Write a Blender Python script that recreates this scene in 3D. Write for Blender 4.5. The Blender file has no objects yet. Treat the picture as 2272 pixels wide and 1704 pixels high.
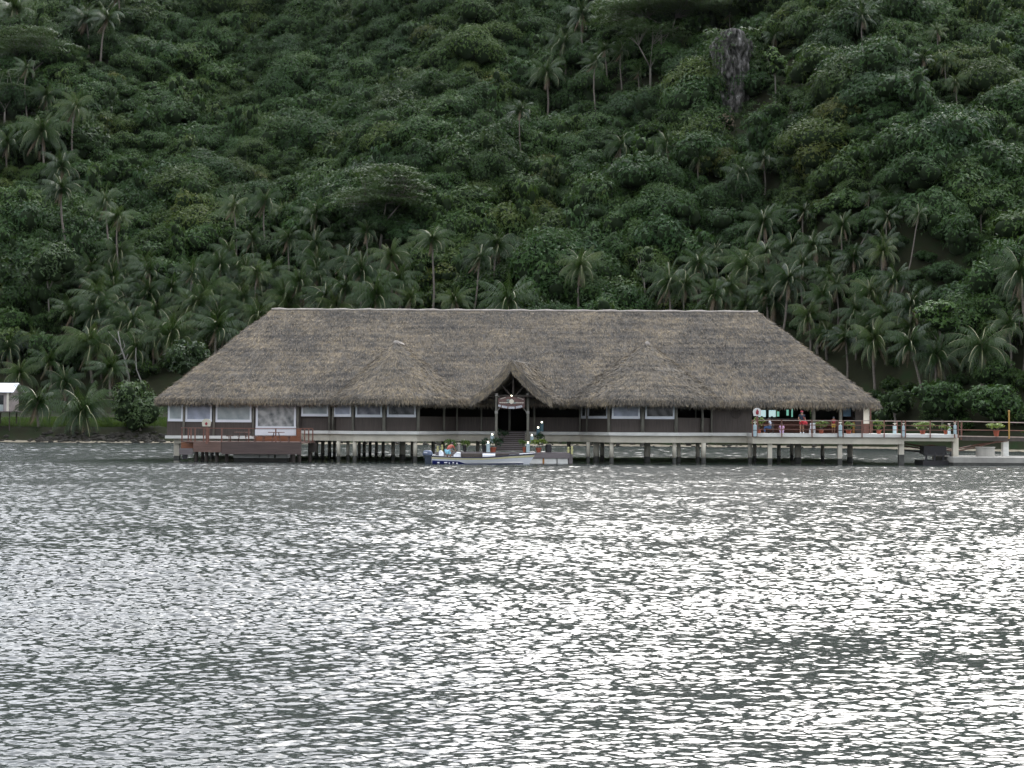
import bpy, bmesh, math, random
import numpy as np
from mathutils import Vector, Matrix, Euler, noise

random.seed(7)
rng = np.random.default_rng(11)
R = math.radians
SC = bpy.context.scene
COL = SC.collection

# ---------------------------------------------------------------- camera
FPX, CX, CY, HOR, CAMH = 3300.0, 1136.0, 852.0, 939.0, 3.0
TILT = math.atan((HOR - CY) / FPX)
ROLL = 0.0052
camd = bpy.data.cameras.new('camera')
cam = bpy.data.objects.new('camera', camd)
COL.objects.link(cam)
camd.sensor_width = 36.0
camd.lens = 36.0 * FPX / 2272.0
camd.clip_start = 0.1
camd.clip_end = 9000
_F = Vector((0, math.cos(TILT), math.sin(TILT)))
_U0 = Vector((0, -math.sin(TILT), math.cos(TILT)))
_R0 = Vector((1, 0, 0))
CR = _R0 * math.cos(ROLL) + _U0 * math.sin(ROLL)
CU = -_R0 * math.sin(ROLL) + _U0 * math.cos(ROLL)
_m = Matrix((CR, CU, -_F)).transposed().to_4x4()
_m.translation = Vector((0, 0, CAMH))
cam.matrix_world = _m
SC.camera = cam

# ---------------------------------------------------------------- world, sun, exposure
SUN_EL, SUN_AZ = R(36), R(17)
w = bpy.data.worlds.new('World')
SC.world = w
w.use_nodes = True
nt = w.node_tree
nt.nodes.clear()
sky = nt.nodes.new('ShaderNodeTexSky')
sky.sky_type = 'NISHITA'
sky.sun_disc = False
sky.sun_elevation = SUN_EL
sky.sun_rotation = SUN_AZ
sky.air_density = 1.0
sky.dust_density = 6.0
sky.ozone_density = 1.0
hs = nt.nodes.new('ShaderNodeHueSaturation')
hs.inputs['Saturation'].default_value = 0.45
hs.inputs['Value'].default_value = 1.0
bg = nt.nodes.new('ShaderNodeBackground')
bg.inputs['Strength'].default_value = 0.14
wo = nt.nodes.new('ShaderNodeOutputWorld')
nt.links.new(sky.outputs[0], hs.inputs['Color'])
# broken cloud over the clear sky: pale grey clouds of uneven brightness
tcw = nt.nodes.new('ShaderNodeTexCoord'); cn = nt.nodes.new('ShaderNodeTexNoise')
cn.inputs['Scale'].default_value = 2.2; cn.inputs['Detail'].default_value = 4.0
nt.links.new(tcw.outputs['Generated'], cn.inputs['Vector'])
cr = nt.nodes.new('ShaderNodeValToRGB')
cr.color_ramp.elements[0].position = 0.35; cr.color_ramp.elements[0].color = (0.50, 0.54, 0.60, 1)
cr.color_ramp.elements[1].position = 0.65; cr.color_ramp.elements[1].color = (1.0, 1.0, 1.0, 1)
nt.links.new(cn.outputs['Fac'], cr.inputs[0])
cv = nt.nodes.new('ShaderNodeMix'); cv.data_type = 'RGBA'; cv.blend_type = 'MULTIPLY'; cv.inputs[0].default_value = 1.0
cv.inputs[7].default_value = (7.2, 7.4, 7.8, 1)
nt.links.new(cr.outputs[0], cv.inputs[6])
mxw = nt.nodes.new('ShaderNodeMix'); mxw.data_type = 'RGBA'; mxw.inputs[0].default_value = 0.6
# the cloud is brightest around the veiled sun
dt = nt.nodes.new('ShaderNodeVectorMath'); dt.operation = 'DOT_PRODUCT'
dt.inputs[1].default_value = (math.sin(SUN_AZ) * math.cos(SUN_EL), math.cos(SUN_AZ) * math.cos(SUN_EL), math.sin(SUN_EL))
nt.links.new(tcw.outputs['Generated'], dt.inputs[0])
gl = nt.nodes.new('ShaderNodeMapRange'); gl.interpolation_type = 'SMOOTHSTEP'
for i_, v_ in enumerate((0.1, 0.93, 1.1, 3.5)): gl.inputs[i_ + 1].default_value = v_
nt.links.new(dt.outputs['Value'], gl.inputs[0])
vm = nt.nodes.new('ShaderNodeVectorMath'); vm.operation = 'SCALE'
nt.links.new(cv.outputs[2], vm.inputs[0]); nt.links.new(gl.outputs[0], vm.inputs['Scale'])
nt.links.new(hs.outputs[0], mxw.inputs[6]); nt.links.new(vm.outputs[0], mxw.inputs[7])
nt.links.new(mxw.outputs[2], bg.inputs['Color'])
nt.links.new(bg.outputs[0], wo.inputs['Surface'])
sund = bpy.data.lights.new('sun', 'SUN')
sund.energy = 1.0
sund.angle = R(38)
sund.color = (1.0, 0.965, 0.91)
sun = bpy.data.objects.new('sun', sund)
COL.objects.link(sun)
SDIR = Vector((math.sin(SUN_AZ) * math.cos(SUN_EL), math.cos(SUN_AZ) * math.cos(SUN_EL), math.sin(SUN_EL)))
sun.rotation_euler = SDIR.to_track_quat('Z', 'Y').to_euler()
sun.location = (60, 100, 200)
SC.view_settings.view_transform = 'Standard'
SC.view_settings.look = 'None'
SC.view_settings.exposure = 0.9
SC.view_settings.gamma = 1.0
SC.render.engine = 'CYCLES'
SC.cycles.max_bounces = 6
SC.cycles.diffuse_bounces = 3
SC.cycles.glossy_bounces = 3
SC.cycles.transmission_bounces = 3
SC.cycles.transparent_max_bounces = 6
SC.cycles.caustics_reflective = False
SC.cycles.caustics_refractive = False
SC.cycles.sample_clamp_indirect = 4.0

# ---------------------------------------------------------------- helpers
def ray(px, py):
    d = CR * ((px - CX) / FPX) + CU * (-(py - CY) / FPX) + _F
    return d.normalized()

def at(px, py, Y):
    d = ray(px, py)
    return Vector((0, 0, CAMH)) + d * (Y / d.y)

def xa(px, Y, py=950.0):
    return at(px, py, Y).x

def za(px, py, Y):
    return at(px, py, Y).z

def tag(o, label=None, cat=None, group=None, kind=None):
    if label: o['label'] = label
    if cat: o['category'] = cat
    if group: o['group'] = group
    if kind: o['kind'] = kind
    return o

ORG = {}
def thing(name, label, cat, loc=(0, 0, 0), group=None):
    o = bpy.data.objects.new(name, None)
    o.empty_display_size = 0.3
    COL.objects.link(o)
    o.location = loc
    ORG[o.name] = Vector(loc)
    return tag(o, label, cat, group)

def link_mesh(name, me, parent=None, org=None):
    o = bpy.data.objects.new(name, me)
    COL.objects.link(o)
    if parent is not None:
        o.parent = parent
        ORG[o.name] = ORG[parent.name]
    else:
        o.location = org if org is not None else (0, 0, 0)
        ORG[o.name] = Vector(o.location)
    return o

class MB:
    """collects shapes given in world coordinates; build() links ONE mesh object"""
    def __init__(s):
        s.v = []; s.f = []; s.mi = []; s.cur = 0
    def m(s, i):
        s.cur = i
        return s
    def add(s, vs, fs):
        b = len(s.v)
        s.v += [tuple(q) for q in vs]
        s.f += [tuple(b + i for i in f) for f in fs]
        s.mi += [s.cur] * len(fs)
        return s
    def box(s, x0, x1, y0, y1, z0, z1):
        return s.add([(x0, y0, z0), (x1, y0, z0), (x1, y1, z0), (x0, y1, z0), (x0, y0, z1), (x1, y0, z1), (x1, y1, z1), (x0, y1, z1)],
                     [(0, 3, 2, 1), (4, 5, 6, 7), (0, 1, 5, 4), (1, 2, 6, 5), (2, 3, 7, 6), (3, 0, 4, 7)])
    def bar(s, p0, p1, w, h, up=(0, 0, 1)):
        p0 = Vector(p0); p1 = Vector(p1); d = (p1 - p0).normalized(); up = Vector(up)
        sd = d.cross(up)
        if sd.length < 1e-4: sd = d.cross(Vector((1, 0, 0)))
        sd.normalize(); u = sd.cross(d).normalized()
        vs = []
        for p in (p0, p1):
            for a, b in ((-1, -1), (1, -1), (1, 1), (-1, 1)):
                vs.append(p + sd * (a * w / 2) + u * (b * h / 2))
        return s.add(vs, [(0, 1, 2, 3), (7, 6, 5, 4), (0, 4, 5, 1), (1, 5, 6, 2), (2, 6, 7, 3), (3, 7, 4, 0)])
    def tube(s, pts, rad, n=10, cap=True):
        pts = [Vector(p) for p in pts]
        if not hasattr(rad, '__len__'): rad = [rad] * len(pts)
        vs = []; fs = []
        ref = Vector((0.3, 0.9, 0.1)).normalized()
        for i, p in enumerate(pts):
            a = pts[max(i - 1, 0)]; b = pts[min(i + 1, len(pts) - 1)]
            d = (b - a).normalized()
            s1 = d.cross(ref)
            if s1.length < 0.1: s1 = d.cross(Vector((1, 0, 0)))
            s1.normalize(); s2 = d.cross(s1)
            for k in range(n):
                t = 2 * math.pi * k / n
                vs.append(p + (s1 * math.cos(t) + s2 * math.sin(t)) * rad[i])
        for i in range(len(pts) - 1):
            for k in range(n):
                k2 = (k + 1) % n
                fs.append((i * n + k, i * n + k2, (i + 1) * n + k2, (i + 1) * n + k))
        if cap:
            fs.append(tuple(range(n - 1, -1, -1)))
            fs.append(tuple((len(pts) - 1) * n + k for k in range(n)))
        return s.add(vs, fs)
    def lathe(s, c, prof, n=16):
        """prof: list of (radius, z) above c"""
        vs = []; fs = []
        for r, z in prof:
            for k in range(n):
                t = 2 * math.pi * k / n
                vs.append((c[0] + r * math.cos(t), c[1] + r * math.sin(t), c[2] + z))
        for i in range(len(prof) - 1):
            for k in range(n):
                k2 = (k + 1) % n
                fs.append((i * n + k, i * n + k2, (i + 1) * n + k2, (i + 1) * n + k))
        fs.append(tuple(range(n - 1, -1, -1)))
        fs.append(tuple((len(prof) - 1) * n + k for k in range(n)))
        return s.add(vs, fs)
    def prism(s, poly, z0, z1):
        """vertical prism of a plan polygon (counter-clockwise)"""
        n = len(poly)
        vs = [(p[0], p[1], z0) for p in poly] + [(p[0], p[1], z1) for p in poly]
        fs = [tuple(range(n - 1, -1, -1)), tuple(range(n, 2 * n))]
        for i in range(n):
            j = (i + 1) % n
            fs.append((i, j, n + j, n + i))
        return s.add(vs, fs)
    def ball(s, c, r, n=10, sx=1, sy=1, sz=1):
        prof = []
        m = max(4, n // 2)
        for i in range(m + 1):
            t = math.pi * i / m
            prof.append((max(1e-3, math.sin(t)) * r, -math.cos(t) * r))
        vs = []; fs = []
        for rr, z in prof:
            for k in range(n):
                t = 2 * math.pi * k / n
                vs.append((c[0] + rr * math.cos(t) * sx, c[1] + rr * math.sin(t) * sy, c[2] + z * sz))
        for i in range(m):
            for k in range(n):
                k2 = (k + 1) % n
                fs.append((i * n + k, i * n + k2, (i + 1) * n + k2, (i + 1) * n + k))
        return s.add(vs, fs)
    def build(s, name, mats, parent=None, smooth=False, org=None, bevel=0):
        o0 = ORG[parent.name] if parent is not None else Vector(org or (0, 0, 0))
        me = bpy.data.meshes.new(name)
        me.from_pydata([(a - o0.x, b - o0.y, c - o0.z) for a, b, c in s.v], [], s.f)
        if not isinstance(mats, (list, tuple)): mats = [mats]
        for m in mats: me.materials.append(m)
        me.polygons.foreach_set('material_index', s.mi)
        if smooth: me.polygons.foreach_set('use_smooth', [True] * len(me.polygons))
        me.update()
        o = link_mesh(name, me, parent, o0)
        if bevel:
            b = o.modifiers.new('bevel', 'BEVEL'); b.width = bevel; b.segments = 2; b.limit_method = 'ANGLE'
        return o

def fast_mesh(name, V, Q, mats, rnd=None, midx=None, smooth=False):
    me = bpy.data.meshes.new(name)
    V = np.asarray(V, dtype=np.float32); Q = np.asarray(Q, dtype=np.int32)
    k = Q.shape[1]
    me.vertices.add(len(V)); me.vertices.foreach_set('co', V.ravel())
    me.loops.add(Q.size); me.loops.foreach_set('vertex_index', Q.ravel())
    me.polygons.add(len(Q))
    me.polygons.foreach_set('loop_start', np.arange(len(Q), dtype=np.int32) * k)
    for m in (mats if isinstance(mats, (list, tuple)) else [mats]): me.materials.append(m)
    if midx is not None: me.polygons.foreach_set('material_index', np.asarray(midx, dtype=np.int32))
    if smooth: me.polygons.foreach_set('use_smooth', np.ones(len(Q), dtype=bool))
    if rnd is not None:
        a = me.attributes.new('rnd', 'FLOAT', 'FACE')
        a.data.foreach_set('value', np.asarray(rnd, dtype=np.float32))
    me.update(calc_edges=True)
    me.validate()
    return me

def nrm(a):
    return a / np.maximum(np.linalg.norm(a, axis=1, keepdims=True), 1e-9)

def blades(P, D, N, L, W, taper=0.4, bend=None):
    """quads growing from P along D, flat side towards N; bend = (N,3) offset added to the tip"""
    D = nrm(D); S = nrm(np.cross(D, N))
    L = L[:, None]; W = W[:, None]
    tip = P + D * L
    if bend is not None: tip = tip + bend
    V = np.stack([P - S * W / 2, P + S * W / 2, tip + S * W * taper / 2, tip - S * W * taper / 2], axis=1).reshape(-1, 3)
    Q = np.arange(len(P) * 4).reshape(-1, 4)
    return V, Q

# ---------------------------------------------------------------- materials
def newmat(name):
    m = bpy.data.materials.new(name)
    m.use_nodes = True
    return m, m.node_tree, m.node_tree.nodes['Principled BSDF']

def N_(nt, t, **kw):
    n = nt.nodes.new(t)
    for k, v in kw.items(): setattr(n, k, v)
    return n

def ramp(nt, fac, stops):
    r = N_(nt, 'ShaderNodeValToRGB')
    el = r.color_ramp.elements
    while len(el) < len(stops): el.new(0.5)
    for e, (p, c) in zip(el, stops):
        e.position = p; e.color = (*c, 1)
    nt.links.new(fac, r.inputs[0])
    return r.outputs[0]

def mapping(nt, scale=(1, 1, 1), rot=(0, 0, 0), src='Object'):
    tc = N_(nt, 'ShaderNodeTexCoord'); mp = N_(nt, 'ShaderNodeMapping')
    mp.inputs['Scale'].default_value = scale; mp.inputs['Rotation'].default_value = rot
    nt.links.new(tc.outputs[src], mp.inputs['Vector'])
    return mp.outputs[0]

def noise_(nt, vec, scale, detail=3, rough=0.5):
    n = N_(nt, 'ShaderNodeTexNoise')
    n.inputs['Scale'].default_value = scale; n.inputs['Detail'].default_value = detail; n.inputs['Roughness'].default_value = rough
    nt.links.new(vec, n.inputs['Vector'])
    return n.outputs['Fac']

def math_(nt, op, a, b=None, c=None, clamp=False):
    n = N_(nt, 'ShaderNodeMath', operation=op); n.use_clamp = clamp
    for i, q in enumerate((a, b, c)):
        if q is None: continue
        if isinstance(q, (int, float)): n.inputs[i].default_value = q
        else: nt.links.new(q, n.inputs[i])
    return n.outputs[0]

def mixc(nt, f, a, b, blend='MIX'):
    n = N_(nt, 'ShaderNodeMix', data_type='RGBA', blend_type=blend)
    for sock, q in ((n.inputs[0], f), (n.inputs[6], a), (n.inputs[7], b)):
        if isinstance(q, (int, float)): sock.default_value = q
        elif isinstance(q, tuple): sock.default_value = (*q, 1)
        else: nt.links.new(q, sock)
    return n.outputs[2]

def simple(name, col, rough=0.6, var=0.25, scale=3.0, metal=0.0, spec=0.5, stretch=(1, 1, 1), bump=0.0, coat=0.0):
    """painted / raw surface with mottled tone"""
    m, nt, b = newmat(name)
    v = mapping(nt, stretch)
    f = noise_(nt, v, scale, 5, 0.6)
    lo = tuple(c * (1 - var) for c in col); hi = tuple(min(1, c * (1 + var * 0.7)) for c in col)
    nt.links.new(ramp(nt, f, [(0.3, lo), (0.7, hi)]), b.inputs['Base Color'])
    b.inputs['Roughness'].default_value = rough
    b.inputs['Metallic'].default_value = metal
    b.inputs['Specular IOR Level'].default_value = spec
    b.inputs['Coat Weight'].default_value = coat
    if bump:
        bp = N_(nt, 'ShaderNodeBump'); bp.inputs['Distance'].default_value = bump
        nt.links.new(noise_(nt, v, scale * 4, 4), bp.inputs['Height'])
        nt.links.new(bp.outputs[0], b.inputs['Normal'])
    return m

def leafmat(name, cols, rough=0.42, trans=0.25, inst=True, spec=0.45):
    """cols: dark..light stops; tone from a per-plant value and a per-leaf value"""
    m, nt, b = newmat(name)
    a = N_(nt, 'ShaderNodeAttribute', attribute_name='rnd')
    if inst:
        t = N_(nt, 'ShaderNodeAttribute', attribute_type='INSTANCER', attribute_name='tint').outputs['Fac']
    else:
        t = N_(nt, 'ShaderNodeObjectInfo').outputs['Random']
    f = math_(nt, 'ADD', math_(nt, 'MULTIPLY', a.outputs['Fac'], 0.45), math_(nt, 'MULTIPLY', t, 0.55))
    c = ramp(nt, f, [(i / (len(cols) - 1), q) for i, q in enumerate(cols)])
    if inst:
        hu = N_(nt, 'ShaderNodeAttribute', attribute_type='INSTANCER', attribute_name='hue').outputs['Fac']
        c = mixc(nt, 1.0, c, ramp(nt, hu, [(0.0, (0.75, 0.95, 1.25)), (0.3, (0.85, 1.0, 1.0)), (0.6, (1.0, 1.0, 0.9)), (0.85, (1.5, 1.12, 0.8)), (1.0, (2.0, 1.1, 0.9))]), 'MULTIPLY')
    nt.links.new(c, b.inputs['Base Color'])
    b.inputs['Roughness'].default_value = rough
    b.inputs['Specular IOR Level'].default_value = spec
    tr = N_(nt, 'ShaderNodeBsdfTranslucent')
    nt.links.new(mixc(nt, 0.5, c, (0.10, 0.16, 0.02)), tr.inputs['Color'])
    mx = N_(nt, 'ShaderNodeMixShader'); mx.inputs[0].default_value = trans
    out = nt.nodes['Material Output']
    nt.links.new(b.outputs[0], mx.inputs[1]); nt.links.new(tr.outputs[0], mx.inputs[2])
    nt.links.new(mx.outputs[0], out.inputs['Surface'])
    return m

M = {}
M['leaf'] = leafmat('broad_leaf', [(0.009, 0.025, 0.006), (0.020, 0.054, 0.011), (0.038, 0.084, 0.016), (0.064, 0.112, 0.023), (0.115, 0.16, 0.035)], rough=0.52, trans=0.25, spec=0.28)
M['leaf_bright'] = leafmat('bright_leaf', [(0.018, 0.050, 0.010), (0.040, 0.10, 0.016), (0.075, 0.155, 0.025), (0.14, 0.22, 0.035)], inst=False)
M['leaf_umbrella'] = leafmat('umbrella_leaf', [(0.015, 0.035, 0.010), (0.03, 0.065, 0.016), (0.05, 0.095, 0.024), (0.07, 0.12, 0.03)], inst=False)
M['palm'] = leafmat('palm_leaf', [(0.009, 0.028, 0.007), (0.020, 0.052, 0.012), (0.042, 0.085, 0.020), (0.13, 0.17, 0.05)], rough=0.38, trans=0.2, inst=False, spec=0.55)
M['rachis'] = simple('palm_rib', (0.26, 0.25, 0.13), 0.4)
M['trunk'] = simple('palm_bark', (0.17, 0.145, 0.12), 0.85, 0.35, 1.5, stretch=(1, 1, 4))
M['bark'] = simple('grey_bark', (0.20, 0.18, 0.15), 0.85, 0.35, 2.0, stretch=(1, 1, 0.4))
M['deadwood'] = simple('bleached_wood', (0.27, 0.255, 0.23), 0.8, 0.25, 2.0)
M['core'] = simple('shade_core', (0.018, 0.030, 0.012), 0.95, 0.3, 1.0, spec=0.1)  # dark filling added inside crowns to block light and deepen their gaps

# ---------------------------------------------------------------- terrain
def smooth(a, b, t):
    t = min(1, max(0, (t - a) / (b - a)))
    return t * t * (3 - 2 * t)

_SX = [-160, -60, 10, 34, 46, 54, 62, 130]
_SY = [212, 205, 198, 194, 188, 176, 168, 160]
def shore_y(x):
    return float(np.interp(x, _SX, _SY)) + 1.3 * noise.noise(Vector((x * 0.07, 3.1, 0))) + 0.6 * noise.noise(Vector((x * 0.3, 1.1, 0)))

def height(x, y):
    s = y - shore_y(x)
    if s < 0:
        return max(-2.5, 0.35 * s)
    flat = 9 + 17 * smooth(-15, -45, x) if x < 0 else 9 - 3 * smooth(0, 40, x)
    z = 0.35 * smooth(0, 2.0, s) + 1.9 * smooth(1.5, 5.5, s)
    z += 0.10 * smooth(-38, -50, x) * min(max(0, s - 5.5), flat)
    h = max(0.0, s - flat)
    k = smooth(0, 60, h)
    z += 0.70 * max(0, h - 4 * (1 - math.exp(-h / 6.0)))
    if h > 215: z -= 0.70 * (h - 215) * smooth(215, 290, h)
    z += k * (13.0 * noise.noise(Vector((x / 62.0, y / 75.0, 0.3))) + 6.0 * noise.noise(Vector((x / 24.0, y / 30.0, 5.3))))
    z += 0.25 * noise.noise(Vector((x * 0.3, y * 0.3, 0)))
    return z

def hit(px, py, lift=0.0):
    d = ray(px, py); t = 150.0
    for _ in range(900):
        p = Vector((0, 0, CAMH)) + d * t
        if p.z < height(p.x, p.y) + lift * smooth(2, 14, p.y - shore_y(p.x)): return p
        t += 0.5
    return p
# ---------------------------------------------------------------- ground sheet (structure)
def build_ground():
    xs = np.unique(np.concatenate([np.arange(-1500, -190, 60), np.arange(-190, 190, 2.6), np.arange(190, 1500, 60)]))
    ss = np.concatenate([np.arange(-14, -2, 3), np.arange(-2, 34, 1.0), np.arange(34, 300, 3.0), np.arange(300, 900, 40)])
    V = []
    for s in ss:
        for x in xs:
            y = shore_y(x) + s
            V.append((x, y, height(x, y)))
    nx = len(xs)
    Q = [(j * nx + i, j * nx + i + 1, (j + 1) * nx + i + 1, (j + 1) * nx + i) for j in range(len(ss) - 1) for i in range(nx - 1)]
    m, nt, b = newmat('hillside_soil')
    tc = N_(nt, 'ShaderNodeTexCoord')
    sep = N_(nt, 'ShaderNodeSeparateXYZ'); nt.links.new(tc.outputs['Object'], sep.inputs[0])
    n1 = noise_(nt, tc.outputs['Object'], 0.35, 5)
    n2 = noise_(nt, tc.outputs['Object'], 3.0, 4)
    soil = ramp(nt, n1, [(0.3, (0.014, 0.016, 0.008)), (0.5, (0.022, 0.024, 0.011)), (0.7, (0.015, 0.030, 0.009))])
    sand = ramp(nt, n2, [(0.3, (0.20, 0.17, 0.12)), (0.7, (0.36, 0.32, 0.25))])
    zz = math_(nt, 'ADD', sep.outputs['Z'], math_(nt, 'MULTIPLY', n1, 0.3))
    f = math_(nt, 'LESS_THAN', zz, 0.40)
    nt.links.new(mixc(nt, f, soil, sand), b.inputs['Base Color'])
    b.inputs['Roughness'].default_value = 0.95
    b.inputs['Specular IOR Level'].default_value = 0.15
    me = fast_mesh('hillside', V, Q, m, smooth=True)
    o = link_mesh('hillside', me)
    tag(o, 'steep hillside of dark soil rising behind the shore', 'hill', kind='structure')
build_ground()

# ---------------------------------------------------------------- water (structure)
def build_water():
    m, nt, b = newmat('lagoon_water')
    tc = N_(nt, 'ShaderNodeTexCoord')
    q = N_(nt, 'ShaderNodeMapping'); q.inputs['Scale'].default_value = (0.8, 1.2, 1)
    nt.links.new(tc.outputs['Object'], q.inputs['Vector'])
    a = noise_(nt, q.outputs[0], 9.0, 2, 0.5)
    bp = N_(nt, 'ShaderNodeBump'); bp.inputs['Distance'].default_value = 0.012
    ra = N_(nt, 'ShaderNodeAttribute', attribute_name='ripple')
    co = N_(nt, 'ShaderNodeAttribute', attribute_name='coarse').outputs['Fac']
    big = math_(nt, 'ADD', math_(nt, 'MULTIPLY', noise_(nt, q.outputs[0], 4.0, 3, 0.6), 12.0), math_(nt, 'MULTIPLY', noise_(nt, q.outputs[0], 1.5, 2), 18.0))
    nt.links.new(math_(nt, 'ADD', math_(nt, 'MULTIPLY', a, math_(nt, 'MULTIPLY', ra.outputs['Fac'], 5.0)), math_(nt, 'MULTIPLY', co, big)), bp.inputs['Height'])
    nt.links.new(bp.outputs[0], b.inputs['Normal'])
    b.inputs['Base Color'].default_value = (0.030, 0.036, 0.034, 1)
    nt.links.new(ra.outputs['Fac'], b.inputs['Roughness'])
    b.inputs['IOR'].default_value = 1.333
    # wave field: a fan of quads whose size grows with distance, displaced by a spectrum of small wind waves
    k = 0.00128
    d = 8.5 * np.exp(np.arange(0, math.log(215 / 8.5), k))
    t = np.arange(-0.42, 0.42, k * 1.05)
    e = (np.arange(1, 171) / 170.0) ** 1.45        # wider cells towards the sides
    D, T = np.meshgrid(d, t, indexing='ij')
    De, Ee = np.meshgrid(d, e, indexing='ij')
    side = De * 0.42 + Ee * (26 + 0.10 * De)
    X = np.concatenate([-side[:, ::-1], D * T, side], axis=1)
    Y = np.repeat(d[:, None], X.shape[1], axis=1); Z = np.zeros_like(X)
    SP = np.maximum(Y * k, np.abs(np.gradient(X, axis=1)) * 0.8)
    CO = np.clip((SP / (Y * k) - 1.3) / 4, 0, 1)
    r = np.random.default_rng(3)
    n = 64
    lam = np.exp(np.linspace(math.log(0.05), math.log(0.50), n))
    def low(fx, fy, ph):
        return np.sin(X * fx + ph + 1.3 * np.sin(Y * fy * 0.7 + ph)) * np.sin(Y * fy + 2.1 * ph + 0.9 * np.sin(X * fx * 1.6))
    gust = 1.0 + 0.22 * low(0.11, 0.16, 1.0) + 0.20 * low(0.27, 0.42, 2.2) + 0.16 * low(0.71, 1.1, 4.0) + 0.12 * low(1.9, 2.7, 0.3)
    keep = sum(np.clip((q / (d * k) - 2.2) / 2.0, 0, 1) ** 2 for q in lam) / n
    BOOST = (1.0 / np.sqrt(np.maximum(keep, 0.06)))[:, None]
    lam = np.concatenate([lam, np.exp(np.linspace(math.log(0.9), math.log(1.7), 9))])
    for i in range(n + 9):
        L = lam[i] * r.uniform(0.94, 1.06)
        th = math.radians(-84) + r.normal() * 0.46
        kk = 2 * math.pi / L
        amp = 0.23 * math.sqrt(2.0 / n) / kk * (0.17 / min(L, 0.62)) ** 0.30
        fade = np.clip((L / SP - 2.2) / 2.0, 0, 1) * BOOST
        if i >= n: fade = np.clip((Y - 60) / 60, 0.12, 1.0) * 1.5
        ph = kk * (X * math.cos(th) + Y * math.sin(th)) + r.uniform(0, 6.28)
        ph = ph + 0.6 * np.sin(0.37 * kk * (X * math.cos(th + 1.2) + Y * math.sin(th + 1.2)) + i)
        Z += amp * fade * (np.sin(ph) + 0.18 * np.cos(2 * ph))
    Z *= gust * (0.86 + 0.14 * np.clip((Y - 12) / 20, 0, 1)) * (1 + 0.6 * np.clip((Y - 126) / 20, 0, 1))
    lee = np.exp(-((Y - 113.5) / 5.5) ** 2) * np.clip((38 - np.abs(X - 3)) / 9, 0, 1)      # sheltered strip along the building
    Z *= 1 - 0.70 * lee
    RP = (0.13 + 0.07 * np.clip((Y - 24) / 40, 0, 1)) * (1 - 0.7 * lee)     # ripples finer than the mesh
    V = np.stack([X, Y, Z], axis=-1).reshape(-1, 3)
    nr, nc = X.shape
    I = (np.arange(nr - 1)[:, None] * nc + np.arange(nc - 1)[None, :]).ravel()
    Q = np.stack([I, I + 1, I + nc + 1, I + nc], axis=1)
    # outer sheet, rippled in its material only
    xs = [-3000, -600, -150, 0, 150, 600, 3000]; ys = [-3000, -400, -20, 60, 130, 250]
    o = len(V); q = len(xs)
    V = np.concatenate([V, np.array([(x, y, -0.07) for y in ys for x in xs])])
    Q = np.concatenate([Q, np.array([(o + j * q + i, o + j * q + i + 1, o + (j + 1) * q + i + 1, o + (j + 1) * q + i) for j in range(len(ys) - 1) for i in range(q - 1)])])
    me = fast_mesh('water', V, Q, m, smooth=True)
    at_ = me.attributes.new('ripple', 'FLOAT', 'POINT'); at_.data.foreach_set('value', np.concatenate([RP.ravel(), np.full(len(V) - RP.size, 0.3)]).astype(np.float32))
    at_ = me.attributes.new('coarse', 'FLOAT', 'POINT'); at_.data.foreach_set('value', np.concatenate([CO.ravel(), np.full(len(V) - RP.size, 1.0)]).astype(np.float32))
    tag(link_mesh('water', me), 'rippled lagoon water glittering with sky light', 'water', kind='structure')
build_water()

# ---------------------------------------------------------------- foliage prototypes
def rand_dirs(n, r=rng):
    v = r.normal(size=(n, 3)); return nrm(v)

def leaf_cloud(lobes, per, size, drop=0.45, r=rng, aspect=0.45, nleaf=4, up=0.25):
    """lobes: (x,y,z,rx,rz). rosettes of drooping leaves over each lobe's skin"""
    P = []; Nn = []
    for (x, y, z, rx, rz) in lobes:
        k = int(per * (rx * rx + rx * rz))
        d = rand_dirs(k, r)
        d[:, 2] = np.where(d[:, 2] < -0.35, -d[:, 2], d[:, 2])
        rad = 1.0 + r.normal(size=(k, 1)) * 0.10
        P.append(np.array([[x, y, z]]) + d * rad * np.array([[rx, rx, rz]]))
        Nn.append(nrm(d / np.array([[rx, rx, rz]])))
    P = np.concatenate(P); Nn = np.concatenate(Nn)
    k = len(P)
    Vs = []; rn = []
    base = r.random(k)
    for i in range(nleaf):
        tang = nrm(np.cross(Nn, rand_dirs(k, r)))
        D = nrm(tang + Nn * (up + r.random((k, 1)) * 0.5) - np.array([[0, 0, drop]]) * r.random((k, 1)))
        L = size * (0.6 + 0.8 * r.random(k)); W = L * aspect * (0.8 + 0.5 * r.random(k))
        V, Q = blades(P, D, nrm(Nn + 0.5 * rand_dirs(k, r)), L, W, 0.35, bend=-np.array([[0, 0, 1.0]]) * (L * 0.25 * drop)[:, None])
        Vs.append(V); rn.append(np.clip(base * 0.6 + 0.4 * r.random(k), 0, 1))
    V = np.concatenate(Vs); Q = np.arange(len(V)).reshape(-1, 4)
    return V, Q, np.concatenate(rn)

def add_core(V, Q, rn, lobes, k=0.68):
    """dark ball added inside each lobe to block light"""
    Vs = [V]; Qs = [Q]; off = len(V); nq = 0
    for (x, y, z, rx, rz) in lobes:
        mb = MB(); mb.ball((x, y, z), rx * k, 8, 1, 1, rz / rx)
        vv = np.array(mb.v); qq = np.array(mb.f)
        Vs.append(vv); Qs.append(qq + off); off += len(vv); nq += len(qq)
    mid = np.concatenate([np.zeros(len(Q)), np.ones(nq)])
    return np.concatenate(Vs), np.concatenate(Qs), np.concatenate([rn, np.zeros(nq)]), mid

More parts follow.
